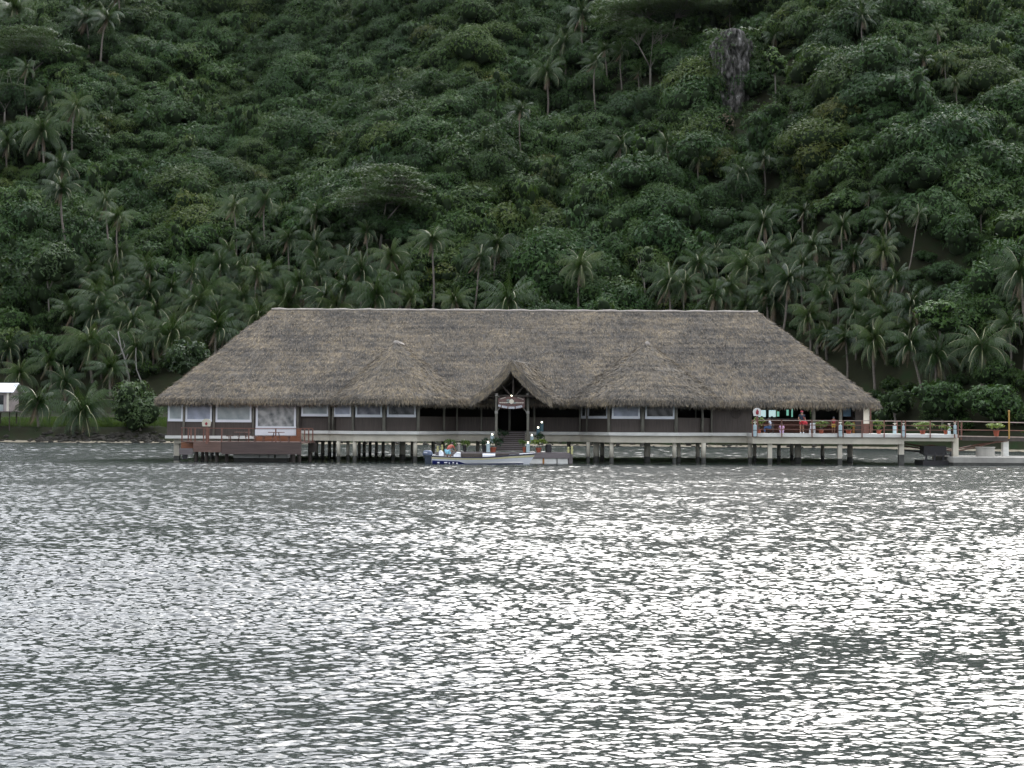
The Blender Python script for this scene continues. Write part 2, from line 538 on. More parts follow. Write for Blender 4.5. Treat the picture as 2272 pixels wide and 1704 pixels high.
def dome_lobes(rad, hgt, n, r, lo=0.32, hi=0.55):
    L = [(0, 0, hgt * 0.35, rad * 0.62, hgt * 0.5)]
    for i in range(n):
        t = r.random() * 2 * math.pi; q = math.sqrt(r.random()) * rad * 0.85
        z = hgt * (0.25 + 0.65 * (1 - (q / rad) ** 2)) + r.normal() * 0.2
        s = rad * (lo + (hi - lo) * r.random())
        L.append((q * math.cos(t), q * math.sin(t), z, s, s * (0.65 + 0.3 * r.random())))
    return L

PROTO = []
def make_protos():
    specs = [(3.4, 4.0, 12, 18, 0.26, 0.45, .5), (3.8, 3.4, 13, 17, 0.29, 0.7, .5), (3.0, 4.8, 11, 19, 0.23, 0.3, .5),
             (3.6, 3.8, 14, 20, 0.21, 0.9, .42), (2.8, 3.0, 9, 15, 0.34, 0.5, .5), (4.4, 4.6, 18, 16, 0.26, 0.5, .5)]
    for i, (rad, hg, n, per, sz, drop, asp) in enumerate(specs):
        r = np.random.default_rng(100 + i)
        lob = dome_lobes(rad, hg, n, r)
        V, Q, rn = leaf_cloud(lob, per, sz, drop, r, asp)
        V, Q, rn, mid = add_core(V, Q, rn, lob)
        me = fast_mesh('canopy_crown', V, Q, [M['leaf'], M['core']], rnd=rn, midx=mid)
        PROTO.append(bpy.data.objects.new('canopy_crown', me))
    # vine-draped column
    r = np.random.default_rng(130)
    lob = [(r.normal() * .5, r.normal() * .5, z, 1.5 - 0.12 * z + r.random() * .3, 1.2) for z in np.arange(0.5, 6.5, 0.8)]
    V, Q, rn = leaf_cloud(lob, 8.5, 0.4, 1.6, r, 0.4)
    V, Q, rn, mid = add_core(V, Q, rn, lob)
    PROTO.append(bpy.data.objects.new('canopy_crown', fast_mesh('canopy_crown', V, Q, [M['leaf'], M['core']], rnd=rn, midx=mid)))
make_protos()

PALM_CLEAR = []      # (x, y, visible trunk) filled before the forest is scattered
CLEAR = []           # (x, y, radius)

def in_grove(x, s):
    return (-58 < x < -20 and s < 62) or (-20 <= x < -8 and s < 45) or (22 < x < 62 and 8 < s < 62)

def build_forest():
    pts = []; rot = []; sc = []; idx = []; tint = []; hue = []
    r = random.Random(5)
    s = 1.5
    while s < 262:
        step = 2.95 if s < 60 else 3.25
        x = -150.0
        while x < 150:
            xx = x + r.uniform(-1.5, 1.5); x += step; under = 1.0
            y = shore_y(xx) + s + r.uniform(-1.2, 1.2)
            if abs(xx) > y * 0.349 + 14: continue
            ss = y - shore_y(xx)
            # open ground by the left shore; scrub begins behind it
            left = smooth(-22, -34, xx)
            if xx < -42 and ss < 36 + 6 * noise.noise(Vector((xx * .1, 4, 0))): continue
            if left > 0.5 and ss < 27 + 8 * noise.noise(Vector((xx * .08, 0, 0))): continue
            if ss < 4 + 5 * smooth(10, -10, xx): continue
            if in_grove(xx, ss) and r.random() < (0.75 if xx < 0 else 0.35): under = 0.5
            if any((xx - a) ** 2 + (y - b) ** 2 < c * c for a, b, c in CLEAR): continue
            bad = False; shrink = 1.0
            for a, b, vis in PALM_CLEAR:
                if abs(xx - a) < (2.8 if vis else 3.2) and (-12 if vis else -8) < y - b < 1.5: shrink = 0.5
                if (xx - a) ** 2 + (y - b) ** 2 < 2.2: bad = True; break
            if bad: continue
            big = noise.noise(Vector((xx / 15.0, y / 15.0, 9.0)))
            k = r.uniform(0.6, 1.3) + 0.4 * big
            if r.random() < 0.09: k *= 1.4
            k = min(k, 1.45)
            k *= shrink * under
            if ss < 20: k *= 0.75 + 0.25 * smooth(4, 20, ss)
            pts.append((xx, y, height(xx, y) - 0.6 + (r.uniform(0, 1.8) + 1.5 * max(0, big)) * shrink * under))
            rot.append((r.uniform(-.15, .15), r.uniform(-.15, .15), r.uniform(0, 6.28)))
            sc.append((k, k, k * r.uniform(0.85, 1.4)))
            hue.append(max(0, min(1, 0.42 + 0.5 * noise.noise(Vector((xx / 12.0, y / 12.0, 7.7))) + r.uniform(-.22, .22) + (.45 if r.random() < .03 else 0))))
            sp = noise.noise(Vector((xx / 22.0, y / 22.0, 2.0))) + r.uniform(-.35, .35)
            if r.random() < 0.07: idx.append(6)
            else: idx.append([3, 0, 1, 4, 2, 5][int(max(0, min(5.99, (sp + .65) / 1.3 * 6)))])
            t = 0.45 + 0.7 * noise.noise(Vector((xx / 17.0, y / 17.0, 4.0))) + r.uniform(-.33, .33)
            if r.random() < 0.04: t += .4
            tint.append(max(0, min(1, t)))
        s += step * 0.88
    print('forest crowns', len(pts))
    me = bpy.data.meshes.new('forest')
    me.from_pydata(pts, [], [])
    for n, t, d in (('rot', 'FLOAT_VECTOR', rot), ('sc', 'FLOAT_VECTOR', sc)):
        a = me.attributes.new(n, t, 'POINT'); a.data.foreach_set('vector', np.array(d, dtype=np.float32).ravel())
    a = me.attributes.new('idx', 'INT', 'POINT'); a.data.foreach_set('value', np.array(idx, dtype=np.int32))
    a = me.attributes.new('tint', 'FLOAT', 'POINT'); a.data.foreach_set('value', np.array(tint, dtype=np.float32))
    a = me.attributes.new('hue', 'FLOAT', 'POINT'); a.data.foreach_set('value', np.array(hue, dtype=np.float32))
    o = link_mesh('forest', me)
    tag(o, 'dense green rainforest canopy covering the whole hillside', 'forest', kind='stuff')
    ng = bpy.data.node_groups.new('forest_scatter', 'GeometryNodeTree')
    ng.interface.new_socket('Geometry', in_out='INPUT', socket_type='NodeSocketGeometry')
    ng.interface.new_socket('Geometry', in_out='OUTPUT', socket_type='NodeSocketGeometry')
    gi = ng.nodes.new('NodeGroupInput'); go = ng.nodes.new('NodeGroupOutput')
    iop = ng.nodes.new('GeometryNodeInstanceOnPoints')
    ng.links.new(gi.outputs[0], iop.inputs['Points'])
    gti = ng.nodes.new('GeometryNodeGeometryToInstance')
    for p in reversed(PROTO):
        oi = ng.nodes.new('GeometryNodeObjectInfo'); oi.inputs['Object'].default_value = p
        oi.inputs['As Instance'].default_value = True
        ng.links.new(oi.outputs['Geometry'], gti.inputs[0])
    ng.links.new(gti.outputs[0], iop.inputs['Instance'])
    iop.inputs['Pick Instance'].default_value = True
    def att(n, t):
        q = ng.nodes.new('GeometryNodeInputNamedAttribute'); q.data_type = t; q.inputs['Name'].default_value = n
        return q.outputs['Attribute']
    ng.links.new(att('idx', 'INT'), iop.inputs['Instance Index'])
    e2r = ng.nodes.new('FunctionNodeEulerToRotation')
    ng.links.new(att('rot', 'FLOAT_VECTOR'), e2r.inputs[0])
    ng.links.new(e2r.outputs[0], iop.inputs['Rotation'])
    ng.links.new(att('sc', 'FLOAT_VECTOR'), iop.inputs['Scale'])
    ng.links.new(iop.outputs[0], go.inputs[0])
    md = o.modifiers.new('scatter', 'NODES'); md.node_group = ng
# ---------------------------------------------------------------- building materials
def thatch_mat(name='thatch', tint=(1, 1, 1), off=0.0):
    m, nt, b = newmat(name)
    a = N_(nt, 'ShaderNodeAttribute', attribute_name='rnd')
    v = mapping(nt, (1, 1, 1))
    big = noise_(nt, v, 0.28, 4, 0.6)
    st = noise_(nt, mapping(nt, (0.30, 1.5, 1.5)), 0.9, 5, 0.7)
    cs = noise_(nt, mapping(nt, (0.12, 3.2, 3.2)), 1.0, 3, 0.6)
    mid = noise_(nt, v, 2.6, 4, 0.65)
    f = math_(nt, 'ADD', math_(nt, 'MULTIPLY', big, 0.26), math_(nt, 'MULTIPLY', st, 0.34))
    f = math_(nt, 'ADD', f, math_(nt, 'MULTIPLY', mid, 0.20))
    f = math_(nt, 'ADD', f, math_(nt, 'MULTIPLY', cs, 0.08))
    f = math_(nt, 'ADD', f, math_(nt, 'MULTIPLY', a.outputs['Fac'], 0.20))
    f = math_(nt, 'ADD', f, off + 0.02)
    c = ramp(nt, f, [(0.40, (0.082, 0.077, 0.073)), (0.49, (0.142, 0.130, 0.115)), (0.57, (0.235, 0.202, 0.160)), (0.65, (0.345, 0.280, 0.190)), (0.76, (0.46, 0.39, 0.29))])
    c = mixc(nt, 1.0, c, tint, 'MULTIPLY')
    nt.links.new(c, b.inputs['Base Color'])
    b.inputs['Roughness'].default_value = 0.9
    b.inputs['Specular IOR Level'].default_value = 0.15
    return m
M['thatch'] = thatch_mat()
M['thatch_grey'] = thatch_mat('greyer_thatch', (1.0, 1.0, 0.99), 0.012)
M['thatch_brown'] = thatch_mat('browner_thatch', (1.0, 1.0, 0.99), -0.004)
M['thatch_cap'] = simple('ridge_thatch', (0.38, 0.34, 0.30), 0.9, 0.25, 2.0)
M['white'] = simple('white_paint', (0.84, 0.86, 0.90), 0.5, 0.05, 1.5)
M['concrete'] = simple('cream_concrete', (0.66, 0.61, 0.50), 0.85, 0.16, 0.9)
M['slab'] = simple('white_slab_edge', (0.78, 0.77, 0.72), 0.7, 0.14, 1.2, stretch=(1, 1, 3))
M['greyconc'] = simple('grey_concrete', (0.36, 0.345, 0.31), 0.9, 0.25, 0.8)
M['wetconc'] = simple('wet_concrete', (0.07, 0.07, 0.06), 0.6, 0.4, 2.0)
M['panel'] = simple('woven_brown_panel', (0.085, 0.068, 0.058), 0.75, 0.3, 2.0, stretch=(8, 8, 0.4))
M['post'] = simple('log_post', (0.20, 0.19, 0.155), 0.85, 0.35, 2.5, stretch=(1, 1, 0.4))
M['darkwood'] = simple('dark_timber', (0.060, 0.048, 0.040), 0.8, 0.3, 2.0)
M['deckwood'] = simple('reddish_deck_boards', (0.16, 0.095, 0.075), 0.75, 0.35, 1.3, stretch=(0.5, 0.5, 9))
M['darkdeck'] = simple('dark_red_deck_face', (0.10, 0.07, 0.062), 0.75, 0.3, 1.3, stretch=(0.5, 0.5, 9))
M['greywood'] = simple('weathered_grey_boards', (0.19, 0.165, 0.165), 0.8, 0.3, 1.3, stretch=(0.5, 0.5, 8))
M['orangewood'] = simple('oiled_orange_wood', (0.24, 0.09, 0.04), 0.55, 0.3, 1.5, stretch=(0.5, 0.5, 6))
M['railwood'] = simple('red_brown_rail', (0.19, 0.085, 0.06), 0.5, 0.3, 2.0)
M['rail_pale'] = simple('worn_hand_rail', (0.42, 0.33, 0.28), 0.5, 0.2, 2.0)
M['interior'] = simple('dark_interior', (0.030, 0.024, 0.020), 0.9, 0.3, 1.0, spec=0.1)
M['counter'] = simple('red_brown_counter', (0.20, 0.07, 0.04), 0.6, 0.35, 1.0, stretch=(1, 1, 6))
M['metal'] = simple('galvanised_metal', (0.5, 0.5, 0.5), 0.4, 0.15, 3.0, metal=0.6)
M['terracotta'] = simple('terracotta', (0.34, 0.085, 0.045), 0.75, 0.2, 3.0)
M['blue_cyl'] = simple('pale_blue_paint', (0.44, 0.56, 0.59), 0.5, 0.08, 2.0)
M['blue_shaded'] = simple('shaded_blue_paint', (0.10, 0.20, 0.24), 0.6, 0.1, 2.0)  # darker copy of the pale blue, shade by the stairs put into the colour
M['shell'] = simple('cream_cap', (0.80, 0.74, 0.62), 0.5, 0.08, 2.0)
M['yellow'] = simple('yellow_post_paint', (0.62, 0.60, 0.28), 0.6, 0.25, 3.0)
M['black'] = simple('black_plastic', (0.020, 0.018, 0.020), 0.5, 0.2, 2.0)

def emis(name, col, s):
    m, nt, b = newmat(name)
    b.inputs['Base Color'].default_value = (*col, 1)
    b.inputs['Emission Color'].default_value = (*col, 1)
    b.inputs['Emission Strength'].default_value = s
    return m
M['lamp'] = emis('lit_bulb', (1.0, 0.93, 0.72), 5.0)
M['glowpane'] = emis('glowing_window', (0.62, 0.86, 0.88), 0.42)  # emission stands in for the brightness of the back windows, no lamp
M['glowgreen'] = emis('glowing_green_glass', (0.30, 0.75, 0.60), 0.30)  # glow put into the glass itself, no lamp behind it

def pane_mat(name, lo, hi, rough, seed, folds=9.0):
    """opaque plastic sheet, fold shading and pale reflections painted into its colour"""
    m, nt, b = newmat(name)
    tc = N_(nt, 'ShaderNodeTexCoord')
    mp = N_(nt, 'ShaderNodeMapping'); mp.inputs['Location'].default_value = (seed, seed * .7, 0); mp.inputs['Rotation'].default_value = (0, 0.6, 0)
    nt.links.new(tc.outputs['Object'], mp.inputs['Vector'])
    wv = N_(nt, 'ShaderNodeTexWave', wave_type='BANDS', bands_direction='X')
    wv.inputs['Scale'].default_value = 0.45; wv.inputs['Distortion'].default_value = folds; wv.inputs['Detail'].default_value = 2; wv.inputs['Detail Scale'].default_value = 0.7
    nt.links.new(mp.outputs[0], wv.inputs['Vector'])
    n = noise_(nt, mp.outputs[0], 0.9 if folds < 3.5 else 1.3, 4, 0.6)
    f = math_(nt, 'ADD', math_(nt, 'MULTIPLY', wv.outputs['Fac'], 0.12 if folds < 3.5 else 0.16), math_(nt, 'MULTIPLY', n, 0.92))
    nt.links.new(ramp(nt, f, [(0.35, lo), (0.7, hi)]), b.inputs['Base Color'])  # tone bands paint the shading of folds and the pale sheen
    b.inputs['Roughness'].default_value = rough
    bp = N_(nt, 'ShaderNodeBump'); bp.inputs['Distance'].default_value = 0.03; bp.inputs['Strength'].default_value = 0.4
    nt.links.new(wv.outputs['Fac'], bp.inputs['Height']); nt.links.new(bp.outputs[0], b.inputs['Normal'])
    return m
M['pane_pale'] = pane_mat('plastic_sheet_pale', (0.26, 0.30, 0.305), (0.48, 0.52, 0.50), 0.3, 1.0, 2.0)
M['pane_fold'] = pane_mat('plastic_sheet_creased', (0.10, 0.11, 0.11), (0.50, 0.50, 0.48), 0.25, 4.0, 14.0)
M['pane_blue'] = pane_mat('plastic_sheet_blue_grey', (0.25, 0.28, 0.33), (0.42, 0.45, 0.54), 0.3, 2.0, 3.0)
M['pane_stripe'] = pane_mat('plastic_sheet_striped', (0.03, 0.035, 0.06), (0.34, 0.33, 0.36), 0.25, 7.0, 3.0)
M['pane_dark'] = pane_mat('dark_opening_sheet', (0.010, 0.012, 0.012), (0.035, 0.035, 0.032), 0.15, 9.0, 3.0)

# ---------------------------------------------------------------- thatched surfaces
def resample(poly, n, closed=False):
    pts = [Vector(p) for p in poly]
    if closed: pts = pts + [pts[0]]
    seg = [(pts[i + 1] - pts[i]).length for i in range(len(pts) - 1)]
    tot = sum(seg); out = []
    m = n if closed else n - 1
    for k in range(n):
        d = tot * k / m; i = 0
        while i < len(seg) - 1 and d > seg[i]:
            d -= seg[i]; i += 1
        out.append(pts[i].lerp(pts[i + 1], min(1, d / max(seg[i], 1e-6))))
    return out

def thatch_surface(name, eave, top, parent, rows, seed, closed=False, thick=0.62, dens=70, fringe=1.0, cover=1.0, sag=0.0, mat='thatch'):
    """eave / top: equally long lists of 3-D points. The skin bulges over the eave and is covered with straw in courses."""
    r = np.random.default_rng(seed)
    E = np.array([tuple(p) for p in eave]); T = np.array([tuple(p) for p in top])
    n = len(E)
    inward = T - E; inward[:, 2] = 0; inward = nrm(inward)
    up = np.array([0, 0, 1.0])
    prof = [E + inward * 0.55 + up * 0.06, E + inward * 0.10 + up * 0.0, E - inward * 0.02 + up * thick * 0.30, E + inward * 0.10 + up * thick * 0.72, E + inward * 0.42 + up * thick * 1.08]
    S = prof[-1]
    for t in np.linspace(0, 1, rows + 1)[1:]:
        prof.append(S + (T - S) * t - up * sag * math.sin(math.pi * min(1, t)))
    G = np.stack(prof)
    for j in range(2, len(G) - 1):      # uneven old thatch
        for i in range(n):
            p = G[j, i]
            d = 0.10 * noise.noise(Vector((p[0] * .35, p[1] * .5, p[2] * .5 + seed))) + 0.05 * noise.noise(Vector((p[0] * 1.3, p[1] * 1.3, p[2] * 1.3)))
            G[j, i, 2] += d
    m_ = n if closed else n - 1
    Vs = G.reshape(-1, 3); Qs = []
    for j in range(len(G) - 1):
        for i in range(m_):
            i2 = (i + 1) % n
            Qs.append((j * n + i, j * n + i2, (j + 1) * n + i2, (j + 1) * n + i))
    Qs = np.array(Qs); off = len(Vs)
    rn = [r.random(len(Qs)) * 0.4]
    VV = [Vs]; QQ = [Qs]
    # straw covering
    a = Vs[Qs[:, 0]]; b_ = Vs[Qs[:, 1]]; c = Vs[Qs[:, 2]]; d = Vs[Qs[:, 3]]
    area = 0.5 * np.linalg.norm(np.cross(c - a, d - b_), axis=1)
    rowi = np.repeat(np.arange(len(G) - 1), m_)
    wgt = area * np.where(rowi < 1, 0, np.where(rowi < 4, 1.6, 1.0))
    cnt = r.poisson(wgt * dens * cover)
    idx = np.repeat(np.arange(len(Qs)), cnt)
    u = r.random(len(idx)); v = r.random(len(idx))
    # courses: straw tips gather on lines of equal height
    P = (a[idx] * (1 - u)[:, None] + b_[idx] * u[:, None]) * (1 - v)[:, None] + (d[idx] * (1 - u)[:, None] + c[idx] * u[:, None]) * v[:, None]
    D = nrm((a[idx] + b_[idx]) - (c[idx] + d[idx]) + 1e-6)
    N = nrm(np.cross(b_[idx] - a[idx], d[idx] - a[idx]))
    N = np.where(N[:, 2:3] < -0.2, -N, N)
    course = 0.42
    zz = P[:, 2] / course + 0.25 * np.sin(P[:, 0] * 0.5) * 0.5
    fr = zz - np.floor(zz)
    lift = 0.01 + 0.055 * (1 - fr) * (0.6 + 0.8 * r.random(len(P)))
    L = 0.20 + 0.26 * r.random(len(P)); W = 0.022 + 0.034 * r.random(len(P))
    Dj = nrm(D + r.normal(size=D.shape) * 0.22)
    P2 = P + N * lift[:, None]
    V1, Q1 = blades(P2, Dj, nrm(N + 0.5 * r.normal(size=N.shape)), L, W, 0.3, bend=N * 0.02)
    VV.append(V1); QQ.append(Q1 + off); off += len(V1)
    rn.append(np.clip(r.random(len(P)) * 0.9 + 0.25 * (fr - 0.5), 0, 1))
    # hanging fringe in ragged tufts
    seglen = np.linalg.norm(np.roll(E, -1, axis=0) - E, axis=1)[:m_]
    k = r.poisson(seglen * 130 * fringe)
    ii = np.repeat(np.arange(m_), k)
    u = r.random(len(ii))[:, None]
    Pb = E[ii] * (1 - u) + E[(ii + 1) % n] * u
    inn = inward[ii]
    hh = r.random(len(ii))[:, None]
    Pf = Pb + up * (thick * (0.15 + 0.75 * hh)) - inn * (0.02 + 0.05 * (1 - np.abs(hh - .4)))
    tuft = np.array([noise.noise(Vector((p[0] * 2.6, p[1] * 2.6, 7.0 + seed))) for p in Pf])
    Df = nrm(-up * 1.0 - inn * (0.25 * hh - 0.05) + r.normal(size=Pf.shape) * 0.10)
    Lf = (0.14 + 0.06 * r.random(len(Pf))) * (1.0 + 0.6 * np.clip(tuft, -0.6, 1.0))
    Wf = 0.03 + 0.035 * r.random(len(Pf))
    V2, Q2 = blades(Pf, Df, -inn + 0.3 * r.normal(size=inn.shape), Lf, Wf, 0.25)
    VV.append(V2); QQ.append(Q2 + off); off += len(V2)
    rn.append(r.random(len(Pf)) * 0.8 + 0.1 * (tuft > 0))
    V = np.concatenate(VV); Q = np.concatenate(QQ); rn = np.concatenate(rn)
    o0 = np.array(tuple(ORG[parent.name]))
    me = fast_mesh(name, V - o0, Q, M[mat], rnd=rn)
    return link_mesh(name, me, parent)

# ---------------------------------------------------------------- the restaurant
B = thing('overwater_restaurant', 'long thatched restaurant on concrete stilts over the lagoon, with a gabled entrance porch', 'building', (0, 116, 0))
ZF = 2.34           # main floor
ZL = 1.90           # lower floor of the left wing
EZ = 4.34           # underside of the thatch
xl, xr, yf, yb = xa(338, 115.6), xa(1957, 115.6), 115.6, 135.6
RY = 125.6
RZ = za(1136, 689.5, RY)
rx0, rx1 = xa(603, RY, 690), xa(1681, RY, 690)

def rounded_rect(x0, x1, y0, y1, r, z):
    pts = []
    for cx, cy, a0 in ((x1 - r, y0 + r, -90), (x1 - r, y1 - r, 0), (x0 + r, y1 - r, 90), (x0 + r, y0 + r, 180)):
        for k in range(7):
            t = R(a0 + 15 * k); pts.append(Vector((cx + r * math.cos(t), cy + r * math.sin(t), z)))
    return pts
loop = resample(rounded_rect(xl, xr, yf, yb, 1.1, EZ), 330, closed=True)
def ridge_of(p):
    # straw runs square to the eave on each of the four slopes
    k = (RY - yf)
    dx0 = (p.x - xl) / (rx0 - xl); dx1 = (xr - p.x) / (xr - rx1); dy = min(p.y - yf, yb - p.y) / k
    if dx0 < dy and p.x < 0: return Vector((rx0, RY, RZ)) if dx0 <= 0.06 else Vector((rx0, RY, RZ))
    return Vector((min(max(p.x, rx0), rx1), RY, RZ))
tops = [ridge_of(p) for p in loop]
thatch_surface('main_roof', loop, tops, B, 24, 1, closed=True, dens=120)

# ridge capping of the main roof
rg = MB()
pts = [(rx0 + (rx1 - rx0) * i / 60.0, RY - 0.05, RZ + 0.0 + 0.02 * math.sin(i * 2.3)) for i in range(61)]
rg.tube(pts, [0.11 + 0.03 * math.sin(i * 1.7) for i in range(61)], 8)
rg.build('ridge_cap', M['thatch_cap'], B, smooth=True)

def bay_roof(x_l, x_fl, x_fr, x_r, ax, ay_px, seed):
    Ya, Yfr = (117.9, 112.1) if seed == 2 else (119.9, 112.5)
    A = at(ax, ay_px, Ya)
    AB = Vector((A.x + 0.4, 122.6, A.z))
    e = [Vector((xa(x_l, 116) - 0.3, 121.5, EZ + .02)), Vector((xa(x_l, 116), 116.2, EZ + .02)), Vector((xa(x_fl, Yfr), Yfr, EZ + .02)),
         Vector((xa(x_fr, Yfr), Yfr, EZ + .02)), Vector((xa(x_r, 116), 116.2, EZ + .02)), Vector((xa(x_r, 116) + 0.3, 121.5, EZ + .02))]
    for _ in range(2):     # round the corners of the plan
        q = [e[0]]
        for i in range(len(e) - 1):
            a, b = e[i], e[i + 1]
            q += [a.lerp(b, .22), a.lerp(b, .78)]
        e = q + [e[-1]]
    eave = resample(e, 110)
    top = []
    for i, p in enumerate(eave):
        t = smooth(117.0, 121.4, p.y)
        top.append(A.lerp(AB, t) + Vector(((p.x - A.x) * 0.02, 0, 0)))
    thatch_surface('bay_roof', eave, top, B, 14, seed, dens=130, mat='thatch_grey' if seed == 2 else 'thatch_brown')
    c = MB(); c.tube([A + Vector((-.25, -.1, -.1)), A + Vector((0, 0.02, .07)), AB + Vector((0, 0, .04))], [0.10, 0.2, 0.16], 8)
    c.build('ridge_cap', M['thatch_cap'], B, smooth=True)
bay_roof(722, 772, 955, 1046, 878, 762, 2)
bay_roof(1248, 1325, 1545, 1616, 1436, 764, 3)

# entrance porch: a small gable turned a little to the left
PA = R(-14)
pc = Vector((xa(1134, 112.2), 112.2, 0))
ax_r = Vector((math.cos(PA), math.sin(PA), 0)); ax_b = Vector((-math.sin(PA), math.cos(PA), 0))
PZ = za(1130, 800, 112.2); HW = 3.12; PD = 9.5; PE = 4.52
def pp(u, v, z): return pc + ax_r * u + ax_b * v + Vector((0, 0, z))
for sgn in (-1, 1):
    n = 40
    ea = [pp(sgn * HW, v, PE) for v in np.linspace(0, PD, n)]
    to = [pp(0, v, PZ) for v in np.linspace(0, PD, n)]
    if sgn < 0: ea, to = ea[::-1], to[::-1]
    thatch_surface('porch_roof', ea, to, B, 10, 10 + sgn, dens=130, thick=0.5, sag=0.3)
# thick cut face of the porch thatch
def verge(sgn, seed):
    r = np.random.default_rng(seed)
    th = 0.82
    mb = MB(); k = 16
    o = []; i_ = []; o2 = []; i2 = []
    for a in range(k + 1):
        t = a / k
        u = sgn * HW * t; z = PZ + 0.02 + (PE + 0.45 - PZ) * t - 0.3 * math.sin(math.pi * t)
        zi = z - th * (1.0 - 0.35 * t) if t < 1 else z - 0.42
        o.append(pp(u, -0.05, z + 0.03)); i_.append(pp(u * 0.97, -0.12, max(zi, PE))); i2.append(pp(u * 0.95, 1.6, max(zi + .05, PE)))
    vs = o + i_ + i2; n = k + 1
    fs = []
    for a in range(k):
        fs += [(a, a + 1, n + a + 1, n + a), (n + a, n + a + 1, 2 * n + a + 1, 2 * n + a)]
    V0 = np.array([tuple(p) for p in vs]); Q0 = np.array(fs)
    m = 1500
    t = r.random(m); s = r.random(m)
    P = np.array([tuple(pp(sgn * HW * a * (0.98), -0.10 - 0.05 * b, PZ + (PE + 0.45 - PZ) * a - 0.3 * math.sin(math.pi * a) - 0.03 - b * th * (1 - .35 * a) * 0.9)) for a, b in zip(t, s)])
    dn = np.array(tuple((pp(sgn * HW, 0, PE) - pp(0, 0, PZ)).normalized()))
    D = nrm(dn[None, :] * 0.8 + np.array([[0, 0, -0.5]]) + r.normal(size=(m, 3)) * 0.15)
    nf = -np.array(tuple(ax_b))[None, :] + 0.4 * r.normal(size=(m, 3))
    V1, Q1 = blades(P, D, nf, 0.22 + 0.2 * r.random(m), 0.035 + 0.03 * r.random(m), 0.3)
    V = np.concatenate([V0, V1]); Q = np.concatenate([Q0, Q1 + len(V0)])
    o0 = np.array(tuple(ORG[B.name]))
    me = fast_mesh('porch_verge', V - o0, Q, M['thatch'], rnd=np.concatenate([np.full(len(Q0), .3), r.random(m)]))
    link_mesh('porch_verge', me, B)
verge(-1, 21); verge(1, 22)
c = MB(); c.tube([pp(0, 0.3, PZ - .06), pp(0, 1.0, PZ - .03), pp(0, PD, PZ - .05)], [.05, .09, .09], 8)
c.build('ridge_cap', M['thatch_grey'], B, smooth=True)
# porch truss
tr = MB()
zt = za(1136, 879, 113)
tr.tube([pp(-2.2, 0.6, zt), pp(2.2, 0.6, zt)], 0.09, 8)
tr.tube([pp(0, 0.6, zt), pp(0, 0.6, PZ - 1.0)], 0.07, 8)
for s in (-1, 1): tr.tube([pp(0.15 * s, 0.6, zt), pp(1.0 * s, 0.6, zt + 0.95)], 0.055, 8)
tr.build('porch_truss', M['darkwood'], B)
for px in (1101, 1171):
    m = MB(); x = xa(px, 113.0)
    m.tube([(x, 113.0, za(px, 975, 113.0) - 0.5), (x + .01, 113.0, 3.4), (x, 113.0, za(px, 878, 113.0))], [0.105, 0.10, 0.105], 12)
    p = m.build('porch_post', M['post'], B, smooth=True)
    for py in (876, 915):
        k = MB(); z = za(px, py, 113.0); k.lathe((x, 113.0, z - 0.09), [(0.125, 0), (0.125, 0.2)], 12); k.build('bracket_collar', M['greyconc'], p)

# ---- floor slab, beams and piles
FAC = [(668, 116.9), (733, 116.9), (787, 114.2), (925, 114.2), (1016, 118.3), (1287, 118.3), (1355, 114.2), (1500, 114.2), (1576, 116.7), (1668, 116.7)]
fpl = [Vector((xa(a, b), b, 0)) for a, b in FAC]
def offs(pts, d):
    out = []
    for i, p in enumerate(pts):
        a = pts[max(i - 1, 0)]; b = pts[min(i + 1, len(pts) - 1)]
        t = (b - a).normalized(); out.append(p + Vector((t.y, -t.x, 0)) * d)
    return out
def plan(front, back): return [(p.x, p.y) for p in front] + [(front[-1].x, back), (front[0].x, back)]
slab = MB()
slab.prism(plan(offs(fpl, 0.32), 134.0), ZF - 0.24, ZF)
slab.prism([(xa(1670, 113.5), 113.5), (xa(2125, 113.5), 113.5), (xa(2125, 113.5), 119.2), (xa(1960, 119.2), 119.2), (xa(1960, 119.2), 134.0), (xa(1670, 113.5) + .002, 134.0)], ZF - 0.27, ZF - 0.01)
slab.build('floor_slab', M['slab'], B)
lw = MB(); lw.box(xa(366, 116.3), xa(668, 116.3) + 0.05, 116.35, 134.0, ZL - 0.23, ZL)
lw.build('floor_slab', M['slab'], B)
bm = MB()
bm.prism(plan(offs(fpl, 0.02), 133.5), ZF - 0.78, ZF - 0.243)
bm.prism([(xa(1671, 113.7), 113.75), (xa(2006, 113.7), 113.75), (xa(2006, 113.7), 118.8), (xa(1955, 118.8), 118.8), (xa(1955, 118.8), 133.4), (xa(1671, 113.7), 133.4)], ZF - 0.80, ZF - 0.274)
bm.box(xa(2006, 113.7) + .002, xa(2123, 113.7), 113.8, 118.7, ZF - 0.55, ZF - 0.273)
bm.box(xa(386, 117), xa(668, 117) - 0.02, 117.0, 133.0, ZL - 0.62, ZL - 0.233)
bm.build('floor_beam', M['concrete'], B)

